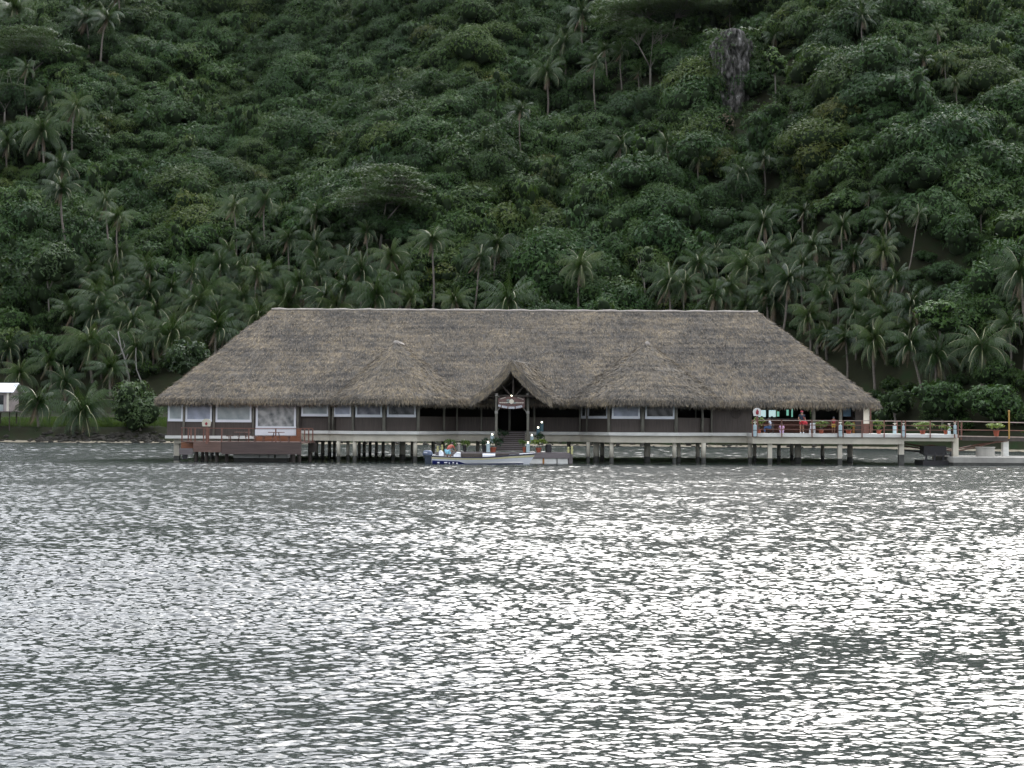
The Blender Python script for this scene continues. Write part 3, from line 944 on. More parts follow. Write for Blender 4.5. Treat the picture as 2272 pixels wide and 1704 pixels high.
def pile(px, wpx, Y, ztop=None, wet=0.42, mat='concrete', square=False, zb=-2.0, topw=1.0):
    x = xa(px, Y, 1000); r = wpx * Y / 3300.0 / 2
    zt = (ZF - 0.785) if ztop is None else ztop
    a = MB()
    if square: a.box(x - r, x + r, Y - r, Y + r, wet, zt)
    else: a.tube([(x, Y, wet), (x, Y, zt)], [r, r * topw], 14)
    p = a.build('pile', M[mat], B, smooth=False)
    if not square:
        for f in p.data.polygons: f.use_smooth = len(f.vertices) == 4
    c = MB()
    if square: c.box(x - r * 1.04, x + r * 1.04, Y - r * 1.04, Y + r * 1.04, zb, wet - 0.002)
    else: c.tube([(x, Y, zb), (x, Y, wet - 0.002)], [r * 1.05, r * 1.05], 14)
    c.build('waterline_band', M['wetconc'], p)
for a in ((751, 8, 115.0), (787, 9, 114.5), (921, 9, 114.5), (772, 7, 118), (872, 8, 119.5), (893, 13, 120.5), (914, 6, 123), (850, 7, 126), (835, 7, 128),
          (821, 7, 129), (808, 7, 130), (797, 7, 124), (961, 8, 124), (983, 8, 127), (702, 8, 122), (716, 8, 124), (731, 8, 127), (742, 7, 130), (689, 8, 120),
          (1305, 8, 116.4), (1323, 13, 118), (1336, 9, 122), (1357, 9, 114.6), (1436, 14, 118), (1496, 9, 114.6), (1506, 8, 117.5), (1548, 9, 119), (1561, 10, 115.0),
          (1664, 9, 117), (1674, 8, 121), (1728, 8, 123), (1757, 8, 126), (1770, 14, 118), (1825, 8, 124), (1886, 12, 120), (1060, 8, 122), (1262, 8, 125)):
    pile(*a)
for a in ((1708, 9, 114.1), (1863, 9, 114.1)): pile(*a, square=True)
pile(1999, 11, 114.2, ztop=ZF - 0.275, wet=0.75, square=True)
pile(2119, 12, 114.3, ztop=ZF - 0.275, wet=0.62, square=True)
pile(393, 12, 117.6, ztop=ZL - 0.235, square=True, wet=0.3)
pile(470, 8, 124, ztop=ZL - 0.63); pile(560, 8, 126, ztop=ZL - 0.63); pile(640, 8, 124, ztop=ZL - 0.63)

# ---- walls
wl = MB()
SILL = za(1136, 925, 115)      # top of the low panels
def wall_run(pts, z0, z1, mb, th=0.10):
    for a, b in zip(pts, pts[1:]):
        t = (b - a).normalized(); nrml = Vector((t.y, -t.x, 0))
        vs = [a, b, b - nrml * th, a - nrml * th]
        mb.prism([(p.x, p.y) for p in vs], z0, z1)
i_en0 = Vector((xa(1104, 118.3), 118.3, 0)); i_en1 = Vector((xa(1172, 118.3), 118.3, 0))
wall_run(fpl[:5] + [i_en0], ZF + .002, SILL, wl)
wl.build('low_wall', M['panel'], B)
wl = MB(); wall_run([i_en1] + fpl[5:9], ZF + .002, SILL, wl); wl.build('low_wall', M['panel'], B)
wl = MB(); wall_run(fpl[8:], ZF + .002, EZ + 0.9, wl); wl.build('full_wall', M['panel'], B)
lwl = MB()
L0 = Vector((xa(370, 116.7), 116.7, 0)); L1 = Vector((xa(567, 116.7), 116.7, 0)); L2 = Vector((xa(657, 116.7), 116.7, 0)); L3 = fpl[0]
SL = za(1136, 937 - 0, 116.7) + 0.10
wall_run([L0, L1], ZL + .002, SL, lwl)
lwl.box(L0.x, L0.x + 0.1, 116.8, 133.5, ZL + .002, EZ + 1.0)
lwl.box(L2.x + .02, L3.x, 116.7, 116.8, ZL + 0.3, EZ + 0.5)
for a, b in ((405, 411), (470, 478), (558, 567)):
    lwl.box(xa(a, 116.7) - 0.06, xa(b, 116.7) + .06, 116.72, 116.82, SL, EZ + 0.5)
lwl.build('left_wing_wall', M['panel'], B)
inn = MB()
inn.box(xa(1898, 116.7, 930), xa(1916, 116.7, 930) + .2, 116.7, 116.9, ZF, EZ + .6)     # wall stub on the far right
inn.build('corner_wall', M['darkwood'], B)
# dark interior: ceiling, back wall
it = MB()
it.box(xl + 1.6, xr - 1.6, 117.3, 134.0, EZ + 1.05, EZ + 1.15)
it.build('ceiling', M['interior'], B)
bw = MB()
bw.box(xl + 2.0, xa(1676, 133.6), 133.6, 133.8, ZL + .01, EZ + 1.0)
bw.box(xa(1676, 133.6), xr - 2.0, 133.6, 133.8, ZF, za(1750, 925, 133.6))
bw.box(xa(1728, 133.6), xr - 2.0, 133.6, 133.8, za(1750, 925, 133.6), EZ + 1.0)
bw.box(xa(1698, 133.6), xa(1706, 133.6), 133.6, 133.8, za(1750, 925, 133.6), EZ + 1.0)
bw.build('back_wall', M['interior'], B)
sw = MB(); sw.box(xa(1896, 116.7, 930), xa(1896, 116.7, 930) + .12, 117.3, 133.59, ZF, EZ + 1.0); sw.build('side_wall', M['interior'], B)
for a, b, py0, py1, mt in ((1683, 1699, 910, 925, 'glowpane'), (1706, 1721, 910, 925, 'glowpane'), (1745, 1750, 909, 922, 'glowgreen'), (1756, 1759, 907, 925, 'glowgreen'), (1724, 1729, 913, 924, 'glowgreen')):
    w_ = MB(); w_.box(xa(a, 133.3), xa(b, 133.3), 133.30, 133.34, za(a, py1, 133.3), za(a, py0, 133.3)); w_.build('back_window', M[mt], B)
ct = MB(); ct.box(xa(1680, 121.0), xa(1880, 121.0), 121.0, 121.15, ZF, za(1750, 931, 121.0)); ct.build('service_counter', M['counter'], B)
ct = MB(); ct.box(xa(1682, 120.9), xa(1780, 120.9), 120.85, 121.25, za(1750, 930.5, 121.0), za(1750, 928.5, 121.0)); ct.build('counter_top', M['greywood'], B)

# ---- wall posts
def post(px, Y, w=0.16, z0=ZF, z1=EZ + 0.3, mat='post'):
    x = xa(px, Y); m = MB(); m.tube([(x, Y, z0), (x + random.uniform(-.02, .02), Y, (z0 + z1) / 2), (x, Y, z1)], [w / 2 * 1.05, w / 2, w / 2], 8)
    m.build('wall_post', M[mat], B, smooth=True)
for px, Y, w_ in ((731, 116.45, .2), (739, 116.2, .2), (783, 114.15, .2), (852, 114.05, .26), (928, 114.05, .26), (985, 116.7, .2), (1014, 117.9, .15), (1068, 118.1, .12),
                  (1287, 118.0, .14), (1302, 117.3, .15), (1351, 114.15, .24), (1426, 114.05, .28), (1500, 114.1, .26), (1558, 115.9, .2), (1579, 116.5, .14),
                  (661, 116.55, .2), (1130, 119.5, .2), (1185, 117.5, .16), (1805, 117.0, .3), (1865, 116.4, .26), (1543, 117.2, .1)):
    post(px, Y, w_)
for px in (408, 474, 562): post(px, 116.6, 0.17, z0=ZL)

# ---- framed drop-down windows
def window(px0, px1, py_sill, Y, mat, Y1=None, top=None, fw=0.16, lean=0.0):
    Y1 = Y if Y1 is None else Y1
    a = Vector((xa(px0, Y), Y, 0)); b = Vector((xa(px1, Y1), Y1, 0)); t = (b - a).normalized(); nn = Vector((t.y, -t.x, 0))
    z0 = za((px0 + px1) / 2, py_sill, (Y + Y1) / 2); z1 = EZ + 0.45 if top is None else top
    f = MB()
    def q(u, z, d=0.0): return a + t * u + nn * d + Vector((0, 0, z))
    Lw = (b - a).length
    f.bar(q(0, z0 + fw / 2 + .03), q(Lw, z0 + fw / 2 + .03), 0.07, fw * 1.3, up=(0, 0, 1))
    f.bar(q(fw / 2 - lean, z0 + fw * 1.15 + .03), q(fw / 2, z1), 0.07, fw * .85, up=t)
    f.bar(q(Lw - fw / 2, z0 + fw * 1.15 + .03), q(Lw - fw / 2, z1), 0.07, fw * .85, up=t)
    fr = f.build('window', M['white'], B)
    p = MB(); vs = [q(fw * .8 - lean, z0 + fw * 1.2, -0.02), q(Lw - fw * .8, z0 + fw * 1.2, -0.02), q(Lw - fw * .8, z1, -0.02), q(fw * .8, z1, -0.02)]
    vs += [v - nn * 0.015 for v in vs]
    p.add(vs, [(0, 1, 2, 3), (7, 6, 5, 4), (0, 4, 5, 1), (1, 5, 6, 2), (2, 6, 7, 3), (3, 7, 4, 0)])
    p.build('pane', M[mat], fr)
window(372, 406, 935, 116.62, 'pane_pale')
window(411, 470, 936, 116.62, 'pane_blue')
window(478, 558, 937, 116.62, 'pane_pale')
window(567, 657, 953, 116.60, 'pane_fold', fw=0.19)
window(668, 729, 924, 116.62, 'pane_pale')
window(741, 779, 925, 116.2, 'pane_blue', 114.3)
window(788, 848, 926, 114.12, 'pane_stripe')
window(858, 923, 926, 114.12, 'pane_dark')
window(1289, 1301, 929, 118.2, 'pane_dark', 117.5)
window(1305, 1348, 929, 117.1, 'pane_dark', 114.5, lean=0.1)
window(1357, 1420, 929.5, 114.12, 'pane_blue')
window(1431, 1497, 930, 114.12, 'pane_dark')
wp = MB(); wp.box(xa(566, 116.6), xa(657, 116.6), 116.55, 116.62, za(610, 966, 116.6), za(610, 953.5, 116.6)); wp.build('white_apron', M['white'], B)
ob = MB(); ob.box(xa(567, 116.3), xa(668, 116.3), 116.1, 116.5, za(610, 979, 116.3), za(610, 967, 116.3)); ob.box(xa(659, 116.3), xa(668, 116.3), 116.0, 116.08, za(610, 979, 116.3), za(610, 952, 116.3))
ob.build('timber_step', M['orangewood'], B)
# louvred white shutter and coloured boards beside the terrace
sh = MB(); x0, x1 = xa(1916, 116.2, 920), xa(1929, 116.2, 920)
zb_, zt_ = za(1920, 940, 116.2), za(1920, 899, 116.2)
sh.box(x0, x1, 116.2, 116.24, zb_, zt_)
for k in range(8): sh.box(x0, x1, 116.165, 116.197, zt_ - 0.14 - k * 0.1, zt_ - 0.09 - k * 0.1)
sh.build('louvred_shutter', M['shell'], B)
sb = MB(); sb.box(x0, x1, 116.25, 116.35, ZF, zb_); sb.box(x1 + .02, x1 + 0.12, 116.1, 116.2, ZF, zt_ + .2); sb.build('shutter_post', M['railwood'], B)
bb = MB(); bb.box(xa(1871, 117.5), xa(1888, 117.5), 117.5, 117.55, za(1880, 924, 117.5), za(1880, 906, 117.5)); bb.build('blue_board', simple('blue_board', (0.06, 0.13, 0.20), 0.5, 0.1), B)
ob = MB(); ob.box(xa(1892, 117.0), xa(1905, 117.0), 117.0, 117.05, ZF, za(1890, 936, 117.0)); ob.build('varnished_door_leaf', simple('varnished_wood', (0.42, 0.20, 0.03), 0.4, 0.25, 1.5, stretch=(1, 1, .3)), B)
# ring wreath on the dark panel left of the terrace
wr = MB(); c0 = at(1633, 917, 116.6)
wr.tube([c0 + Vector((0.36 * math.cos(t), 0, 0.36 * math.sin(t))) for t in np.linspace(0, 2 * math.pi, 25)], 0.03, 6)
for t in np.linspace(0, math.pi, 5)[:-1]: wr.tube([c0 + Vector((0.34 * math.cos(t), 0, 0.34 * math.sin(t))), c0 - Vector((0.34 * math.cos(t), 0, 0.34 * math.sin(t)))], 0.018, 5)
wr.build('wall_wheel', M['darkwood'], B)

# ---- entrance stairs
st = MB(); rs = MB()
n = 10; y1s, y0s = 117.7, 112.9
zt_, zb_ = ZF - 0.05, 0.98
for i in range(n):
    t = (i + .5) / n; Y = y0s + (y1s - y0s) * i / (n - 1); z = zb_ + (zt_ - zb_) * i / (n - 1)
    a = xa(1098 + 10 * t, Y, 980); b = xa(1166, Y, 980)
    st.box(a, b, Y - 0.25, Y + 0.25, z - 0.06, z)
    rs.box(a + .05, b - .05, Y + 0.12, Y + 0.15, z + .002, z + (zt_ - zb_) / (n - 1) - 0.062)
sr = st.build('entrance_stairs', M['greywood'], B)
rs.build('stair_risers', M['darkwood'], sr)

# ---- terrace railing
def railing(parent, p0, p1, zs, posts, zpost0, zpost1, mats, name='railing', pw=0.08, rw=0.045):
    for i, z in enumerate(zs):
        r_ = MB(); r_.bar(Vector((p0[0], p0[1], z)), Vector((p1[0], p1[1], z)), rw, rw * 1.3); r_.build('rail', M[mats[min(i, len(mats) - 1)]], parent)
    for x, y in posts:
        q = MB(); q.box(x - pw / 2, x + pw / 2, y - pw / 2, y + pw / 2, zpost0, zpost1); q.build('rail_post', M['railwood'], parent)
zr = [za(1900, y, 113.4) for y in (933.5, 943.5, 953.5)]
railing(B, (xa(1669, 113.4), 113.38), (xa(2126, 113.4), 113.38), zr, [(xa(p, 113.4), 113.30) for p in (1669, 1679, 1734, 1801, 1859, 1870, 1912, 1961, 2000, 2008, 2063, 2117, 2125)],
        ZF - 0.28, zr[0] + 0.03, ['rail_pale', 'railwood', 'railwood'])
railing(B, (xa(2126, 118.9), 118.9), (xa(1935, 118.9), 118.9), [zr[0], zr[1]], [(xa(p, 118.9), 118.9) for p in (1935, 1990, 2050, 2120)], ZF, zr[0], ['rail_pale', 'railwood'])

# small lit bulb under the porch beam
lb = MB(); lb.ball(at(1135, 878, 112.4), 0.05, 8); lb.build('porch_bulb', M['lamp'], B)
# ---------------------------------------------------------------- coconut palms
def palm_proto(seed, wind, n=24, hang=1.0):
    r = np.random.default_rng(seed)
    Vs = []; mats = []; rn = []
    def frond(az, el0, L, droop, dry=False):
        st = 26
        p = np.array([0.0, 0.0, 0.0]); pts = [p]; dirs = []
        for i in range(st):
            s = i / st
            el = el0 - droop * s ** 1.25
            d = np.array([math.cos(az) * math.cos(el), math.sin(az) * math.cos(el), math.sin(el)])
            d = d + np.array([-1, -0.15, 0]) * wind * s * 0.9
            d = d / np.linalg.norm(d); dirs.append(d)
            p = p + d * L / st; pts.append(p)
        base = r.random()
        side0 = np.cross(dirs[0], [0, 0, 1.0]); side0 /= max(np.linalg.norm(side0), 1e-3)
        for i in range(st):
            d = dirs[i]; sd = np.cross(d, [0, 0, 1.0]); q = np.linalg.norm(sd)
            sd = sd / q if q > 0.15 else side0
            w = 0.055 * (1 - 0.75 * i / st)
            a, b = pts[i], pts[i + 1]
            Vs.append([a - sd * w, a + sd * w, b + sd * w * .9, b - sd * w * .9]); mats.append(2 if dry else 1); rn.append(r.random())
            if i < 2: continue
            s = i / st
            l = L * 0.27 * math.sin(math.pi * min(1, 0.12 + 0.84 * s)) ** 0.55
            for sg in (-1, 1):
                for h in ((0.0, 0.5) if i < 8 else (0.25,)):
                    o = a + (b - a) * h
                    dd = sd * sg * (0.75 - 0.25 * s) + d * (0.45 + 0.3 * s) + np.array([-wind * 0.55, 0, -0.8 * hang - 0.35 * r.random()]) + r.normal(size=3) * 0.07
                    dd /= np.linalg.norm(dd)
                    wv = d * 0.06 * (1.3 if dry else 1) * (1 - .3 * s)
                    tip = o + dd * l * (0.85 + 0.3 * r.random()) + np.array([0, 0, -l * 0.12])
                    Vs.append([o - wv, o + wv, tip + wv * .25, tip - wv * .25]); mats.append(2 if dry else 0)
                    rn.append(np.clip(base * 0.6 + 0.4 * r.random() + 0.12 * (s - .5), 0, 1))
    for i in range(n):
        t = i / n
        az = i * 2.39996 + r.normal() * 0.15
        el0 = R(82 - 108 * t + r.normal() * 7)
        frond(az, el0, 3.9 + 0.6 * r.random() - (0.8 if t < .12 else 0), R(70 + 38 * r.random()) * (0.65 + 0.5 * t))
    for i in range(3): frond(r.random() * 6.28, R(-50 - 20 * r.random()), 2.8 + .6 * r.random(), R(22), dry=True)
    V = np.array(Vs).reshape(-1, 3)
    # nuts and leaf bases
    Q = np.arange(len(V)).reshape(-1, 4)
    mb = MB()
    for k in range(6):
        t = r.random() * 6.28; mb.ball((0.28 * math.cos(t), 0.28 * math.sin(t), -0.25 - .15 * r.random()), 0.14, 6)
    vv = np.array(mb.v); qq = np.array(mb.f) + len(V)
    V = np.concatenate([V, vv]); Q = np.concatenate([Q, qq]); mats += [1] * len(qq); rn += [0.5] * len(qq)
    return fast_mesh('crown', V, Q, [M['palm'], M['rachis'], M['dryfrond']], rnd=rn, midx=mats)
M['dryfrond'] = simple('dry_frond', (0.16, 0.12, 0.075), 0.8, 0.3)
PALMS = [palm_proto(40, 0.10), palm_proto(41, 0.45), palm_proto(42, 0.75, 22, 1.2), palm_proto(43, 0.25, 27, 1.3), palm_proto(44, 0.55, 20), palm_proto(45, 0.9, 20, .8), palm_proto(46, 0.0, 26, 1.5)]

# crown x, crown y, crown width, trunk foot x, foot y (None = foot hidden), mesh, label
PL = [
(34, 20, 88, 40, 92, 6, 'coconut palm with pale trunk in the top left corner of the photo'),
(192, 42, 84, 196, None, 3, 'left palm of the dense pair near the top left'),
(237, 40, 80, 222, 122, 2, 'right palm of the dense pair near the top left, slender leaning trunk'),
(262, -22, 74, 264, 42, 2, 'palm whose bare trunk enters from the top edge beside the pair'),
(58, 152, 46, 62, 252, 4, 'small thin headed palm on the far left slope with tall bare stem'),
(103, 213, 58, 104, None, 1, 'yellowish palm between the thin headed palm and the windswept one'),
(168, 236, 72, 160, 345, 2, 'windswept palm with long tan trunk on the upper left slope'),
(93, 295, 98, 94, None, 6, 'widest rounded palm of the upper left group'),
(17, 318, 74, 17, None, 3, 'palm cut by the left edge level with the wide rounded palm'),
(137, 371, 74, 140, None, 4, 'palm just above the tall thick trunked palm at left'),
(136, 418, 86, 156, 562, 3, 'tall palm with thick tan trunk on the left slope'),
(234, 448, 74, 236, 600, 2, 'palm with drooping dry fronds right of the thick trunked palm'),
(261, 482, 62, 275, 640, 1, 'slim palm with bent grey trunk beside the drooping one'),
(519, 458, 60, 522, 552, 2, 'leftmost tall palm standing above the grove left of the roof'),
(588, 446, 66, 591, 538, 2, 'second tall palm above the grove, ragged windblown head'),
(629, 470, 52, 630, None, 3, 'small palm squeezed between two tall ones above the grove'),
(701, 477, 80, 700, None, 0, 'broad palm at the upper right end of the grove skyline'),
(639, 530, 66, 636, 606, 1, 'palm in front of the small squeezed one, thin straight stem'),
(701, 545, 76, 702, None, 4, 'palm directly below the broad skyline palm'),
(509, 556, 74, 512, None, 2, 'palm behind the grove under the leftmost tall palm'),
(330, 602, 76, 335, None, 4, 'bushy palm at the upper left rim of the grove'),
(223, 664, 112, 224, None, 1, 'large low palm fanning out at the left side of the grove'),
(320, 660, 80, 318, None, 3, 'palm right of the large low fan, fronds curving left'),
(381, 640, 66, 383, 722, 1, 'palm with grey green drooping head in the middle of the left grove'),
(426, 608, 60, 430, 702, 5, 'windblown palm with a bare stem left of the roof'),
(488, 592, 76, 490, None, 6, 'full palm between the windblown stem palm and the roof'),
(570, 606, 62, 572, 704, 1, 'palm with straight stem ending at the left hip of the roof'),
(381, 738, 112, 384, None, 0, 'large dark palm low in the grove left of the roof slope'),
(481, 728, 96, 482, None, 1, 'palm touching the upper left slope of the thatched roof'),
(268, 716, 90, 270, None, 4, 'palm behind the bleached dead tree'),
(199, 764, 120, 205, None, 1, 'very large low palm left of the bleached dead tree'),
(79, 756, 60, 80, None, 3, 'small palm above the white shed, second from the left edge'),
(20, 772, 72, 20, None, 0, 'palm above the white shed at the left edge'),
(110, 803, 82, 112, None, 4, 'dark palm below the very large low palm, near the bank'),
(83, 893, 98, 86, 948, 1, 'young palm on the shore just right of the white shed'),
(186, 912, 112, 191, 957, 0, 'short spreading palm with swollen trunk on the grassy shore'),
(540, 662, 62, 542, None, 1, 'palm half hidden behind the left end of the roof ridge'),
(629, 656, 74, 630, None, 4, 'low palm behind the ridge just right of its left end'),
(704, 607, 62, 705, None, 3, 'palm in the hollow above the ridge, left of the umbrella tree'),
(722, 660, 82, 722, None, 1, 'palm peeping over the ridge below the hollow'),
(801, 601, 86, 805, 680, 3, 'pale rimmed palm over the ridge with short visible stem'),
(813, 515, 56, 812, None, 5, 'windblown palm left under the branching umbrella tree'),
(869, 570, 92, 872, None, 6, 'dark palm under the branching umbrella tree'),
(835, 657, 108, 836, None, 1, 'wide palm rising just above the ridge below the umbrella tree'),
(911, 662, 62, 912, None, 5, 'narrow upright fronds over the ridge left of the tall clear palm'),
(959, 532, 86, 955, 686, 1, 'tall clear palm with long grey trunk above the roof'),
(1010, 666, 72, 1010, None, 6, 'low dark palm over the ridge right of the tall clear palm'),
(1065, 571, 76, 1040, 690, 2, 'leaning palm, left one of the crossing pair above the porch'),
(1103, 543, 86, 1100, 664, 1, 'straight palm, right one of the crossing pair above the porch'),
(1127, 668, 110, 1128, None, 0, 'low wide palm over the ridge beneath the crossing pair'),
(1289, 590, 90, 1285, 690, 0, 'solitary star shaped palm above the middle of the roof'),
(1484, 626, 88, 1484, 690, 2, 'palm right above the ridge beside the vine column'),
(1155, 246, 56, 1161, 354, 5, 'lone small headed palm with long thin trunk mid slope'),
(1251, 97, 86, 1252, None, 0, 'big palm in the upper centre group'),
(1292, 32, 70, 1292, None, 6, 'topmost palm of the upper centre group'),
(1213, 160, 82, 1213, 236, 4, 'lower left palm of the upper centre group'),
(1321, 138, 56, 1325, 256, 5, 'windblown palm with long white trunk left of the flat umbrella tree'),
(1342, 112, 52, 1345, 180, 5, 'windblown palm behind the white trunked one'),
(1378, 114, 50, 1380, 168, 5, 'windblown palm nearest the flat umbrella tree'),
(1416, 162, 46, 1416, None, 5, 'little palm under the flat umbrella tree'),
(1378, 322, 62, 1380, None, 2, 'yellowish palm mid slope, left of a similar one'),
(1481, 322, 66, 1481, None, 3, 'yellowish palm mid slope, right of a similar one'),
(1914, 38, 56, 1914, None, 0, 'pale palm near the top edge right of the rock'),
(2079, 70, 42, 2079, None, 4, 'faint small palm high on the right slope'),
(2048, 132, 52, 2048, None, 5, 'bright yellow green palm high on the right slope'),
(2096, 138, 46, 2096, None, 6, 'dull green palm right beside the bright yellow green one'),
(2027, 180, 66, 2027, None, 1, 'greyish palm just below the bright yellow green one'),
(2120, 183, 50, 2120, None, 0, 'palm on the right slope lower right of the greyish one'),
(1718, 80, 46, 1718, None, 1, 'small palm close to the right of the rock top'),
(1618, 32, 36, 1618, None, 5, 'small upright palm standing on top of the rock'),
(1649, 388, 80, 1650, None, 0, 'silvery palm below the rock with spread fronds'),
(1694, 352, 60, 1696, None, 5, 'palm behind the silvery one below the rock'),
(1550, 352, 54, 1552, None, 3, 'dim palm left of the silvery one'),
(1694, 494, 80, 1695, None, 3, 'dense drooping palm on the slope above the right hip of the roof'),
(1783, 470, 60, 1784, None, 5, 'ragged palm right of the dense drooping one'),
(1804, 546, 84, 1806, None, 4, 'palm with stiff pale lower fronds right of centre'),
(1972, 434, 66, 1910, 498, 0, 'grey star shaped palm with leaning trunk on the right slope'),
(1928, 438, 40, 1920, None, 2, 'small dull palm touching the grey star shaped one'),
(1969, 484, 60, 1970, None, 3, 'dark palm just below the grey star shaped one'),
(2038, 476, 52, 1998, 608, 2, 'palm on a long slanting trunk on the right slope'),
(2178, 462, 46, 2180, None, 1, 'palm near the right edge above the dark gully'),
(1893, 573, 80, 1894, None, 1, 'silvery palm left of the foot of the slanting trunk'),
(1959, 558, 70, 1962, None, 4, 'palm behind the silvery one by the slanting trunk'),
(1550, 586, 84, 1550, None, 0, 'left palm of the row above the right half of the ridge'),
(1588, 556, 62, 1590, None, 2, 'windblown palm behind the left palm of that row'),
(1653, 592, 92, 1649, 668, 0, 'large star palm in the middle of the row above the right ridge'),
(1584, 655, 76, 1586, None, 4, 'low palm just over the ridge below the row'),
(1749, 620, 90, 1730, 716, 1, 'palm with curved tan trunk right of the roof ridge end'),
(1825, 655, 84, 1813, 742, 2, 'drooping palm with thin trunk beside the upper right roof slope'),
(1856, 636, 60, 1858, None, 4, 'small palm behind the drooping one'),
(1931, 648, 76, 1932, None, 3, 'palm with hanging dry skirt right of the drooping one'),
(1986, 621, 80, 1988, None, 0, 'silver rimmed palm on the lower right slope'),
(2024, 678, 94, 2026, None, 1, 'pale palm with upswept fronds above the right shore thicket'),
(2264, 606, 108, 2270, 782, 3, 'tall pale palm cut by the right edge of the photo'),
(2262, 668, 70, 2266, None, 2, 'palm behind the tall pale one at the right edge'),
(1876, 750, 80, 1878, None, 2, 'leftmost of the big shore palms right of the roof'),
(1941, 752, 100, 1942, None, 6, 'second of the big shore palms right of the roof'),
(2020, 762, 100, 2050, 876, 6, 'third big shore palm right of the roof with leaning trunk'),
(2178, 768, 130, 2182, 832, 0, 'largest palm at the right, spread star over the terrace'),
(262, 560, 80, 262, None, 6, 'full palm between the bent grey trunk and the bushy grove palm'),
(440, 668, 84, 440, None, 0, 'bright rimmed palm low in the grove, right of the middle grey green one'),
(300, 775, 84, 300, None, 4, 'palm with arching fronds right behind the thin bare dead stem'),
(350, 690, 78, 350, None, 6, 'round palm in the gap above the large dark grove palm'),
(160, 690, 80, 160, None, 4, 'ragged low palm left of the large low fan'),
(245, 818, 84, 245, None, 1, 'palm between the dark bank palm and the dead tree foot'),
(45, 830, 70, 45, None, 6, 'low palm right above the shed roof'),
(145, 850, 74, 145, None, 3, 'low palm between the two shore palms, a little behind'),
(560, 530, 66, 560, None, 6, 'rounded palm between the two tall trunks of the grove skyline'),
(600, 600, 74, 600, None, 0, 'starry palm right of the straight stem at the left hip'),
(665, 628, 80, 665, None, 6, 'dense palm above the left third of the ridge'),
(770, 575, 66, 770, None, 2, 'windswept palm left of the pale rimmed one'),
(765, 640, 84, 765, None, 0, 'spread palm above the ridge left of the pale rimmed stem'),
(545, 600, 60, 545, None, 3, 'narrow palm between the full palm and the straight stem'),
(885, 625, 88, 885, None, 1, 'palm filling the gap left of the tall clear palm'),
(1520, 632, 76, 1520, None, 1, 'palm above the ridge left of the low row palm'),
(1620, 640, 74, 1620, None, 6, 'palm above the right ridge under the large star palm'),
(1700, 560, 78, 1700, None, 1, 'palm right of the large star palm, higher up'),
(1700, 648, 80, 1700, None, 3, 'palm touching the right end of the roof ridge'),
(1780, 585, 74, 1780, None, 2, 'windswept palm under the stiff pale fronded one'),
(1795, 700, 84, 1795, None, 6, 'dense dark palm beside the top of the right roof hip'),
(1900, 690, 80, 1900, None, 4, 'palm between the drooping palm and the dry skirted one'),
(1965, 700, 78, 1965, None, 1, 'palm above the second big shore palm'),
(1870, 500, 62, 1870, None, 3, 'small palm up the slope left of the leaning grey star'),
(1840, 610, 62, 1840, None, 0, 'star palm tucked above the drooping one'),
(2080, 790, 92, 2080, None, 3, 'palm between the third big shore palm and the largest one'),
(2238, 720, 84, 2240, None, 4, 'palm lower left of the tall pale one at the right edge'),
]
def place_palms():
    g = 'coconut palms on the hillside and shore'
    for i, (cx, cy, wd, bx, by, k, lab) in enumerate(PL):
        vis = by is not None
        if not vis: by = cy + wd * 0.72
        lift = 3.0
        if cx < 420 and by > 690: lift = 0.0
        h = hit(bx, by, lift)
        Y = h.y
        c = at(cx, cy, Y)
        zg = height(h.x, Y) - 0.3
        foot = Vector((h.x, Y, zg))
        if c.z < zg + 1.2: c.z = zg + 1.2
        sc = wd * Y / 3300.0 / 5.9
        root = thing('coconut_palm', lab, 'palm tree', foot, g)
        t = MB(); r0 = 0.17 * min(sc, 1.25)
        pts = []; rd = []
        for s in (0, .05, .2, .4, .6, .8, 1.0):
            b = math.sin(s * math.pi) * 0.05 * (c.z - zg) * (1 if i % 2 else -1)
            q = foot.lerp(c, s); q.x += b * .6 + (0.3 * (c.z - zg) * 0.1) * math.sin(s * math.pi * 2) * .3
            pts.append(q); rd.append(r0 * (1.5 - 4 * s if s < .1 else 1.1 - 0.35 * s))
        rd[-1] = r0 * 0.7
        t.tube(pts, rd, 8)
        t.build('trunk', M['trunk'], root, smooth=True)
        o = link_mesh('crown', PALMS[k], root)
        o.location = c - foot
        o.rotation_euler = (random.uniform(-.2, .2), random.uniform(-.25, .15), random.uniform(-.7, .7))
        o.scale = (sc * random.uniform(.9, 1.1), sc, sc * random.uniform(.85, 1.2))
        PALM_CLEAR.append((h.x, Y, vis))
place_palms()
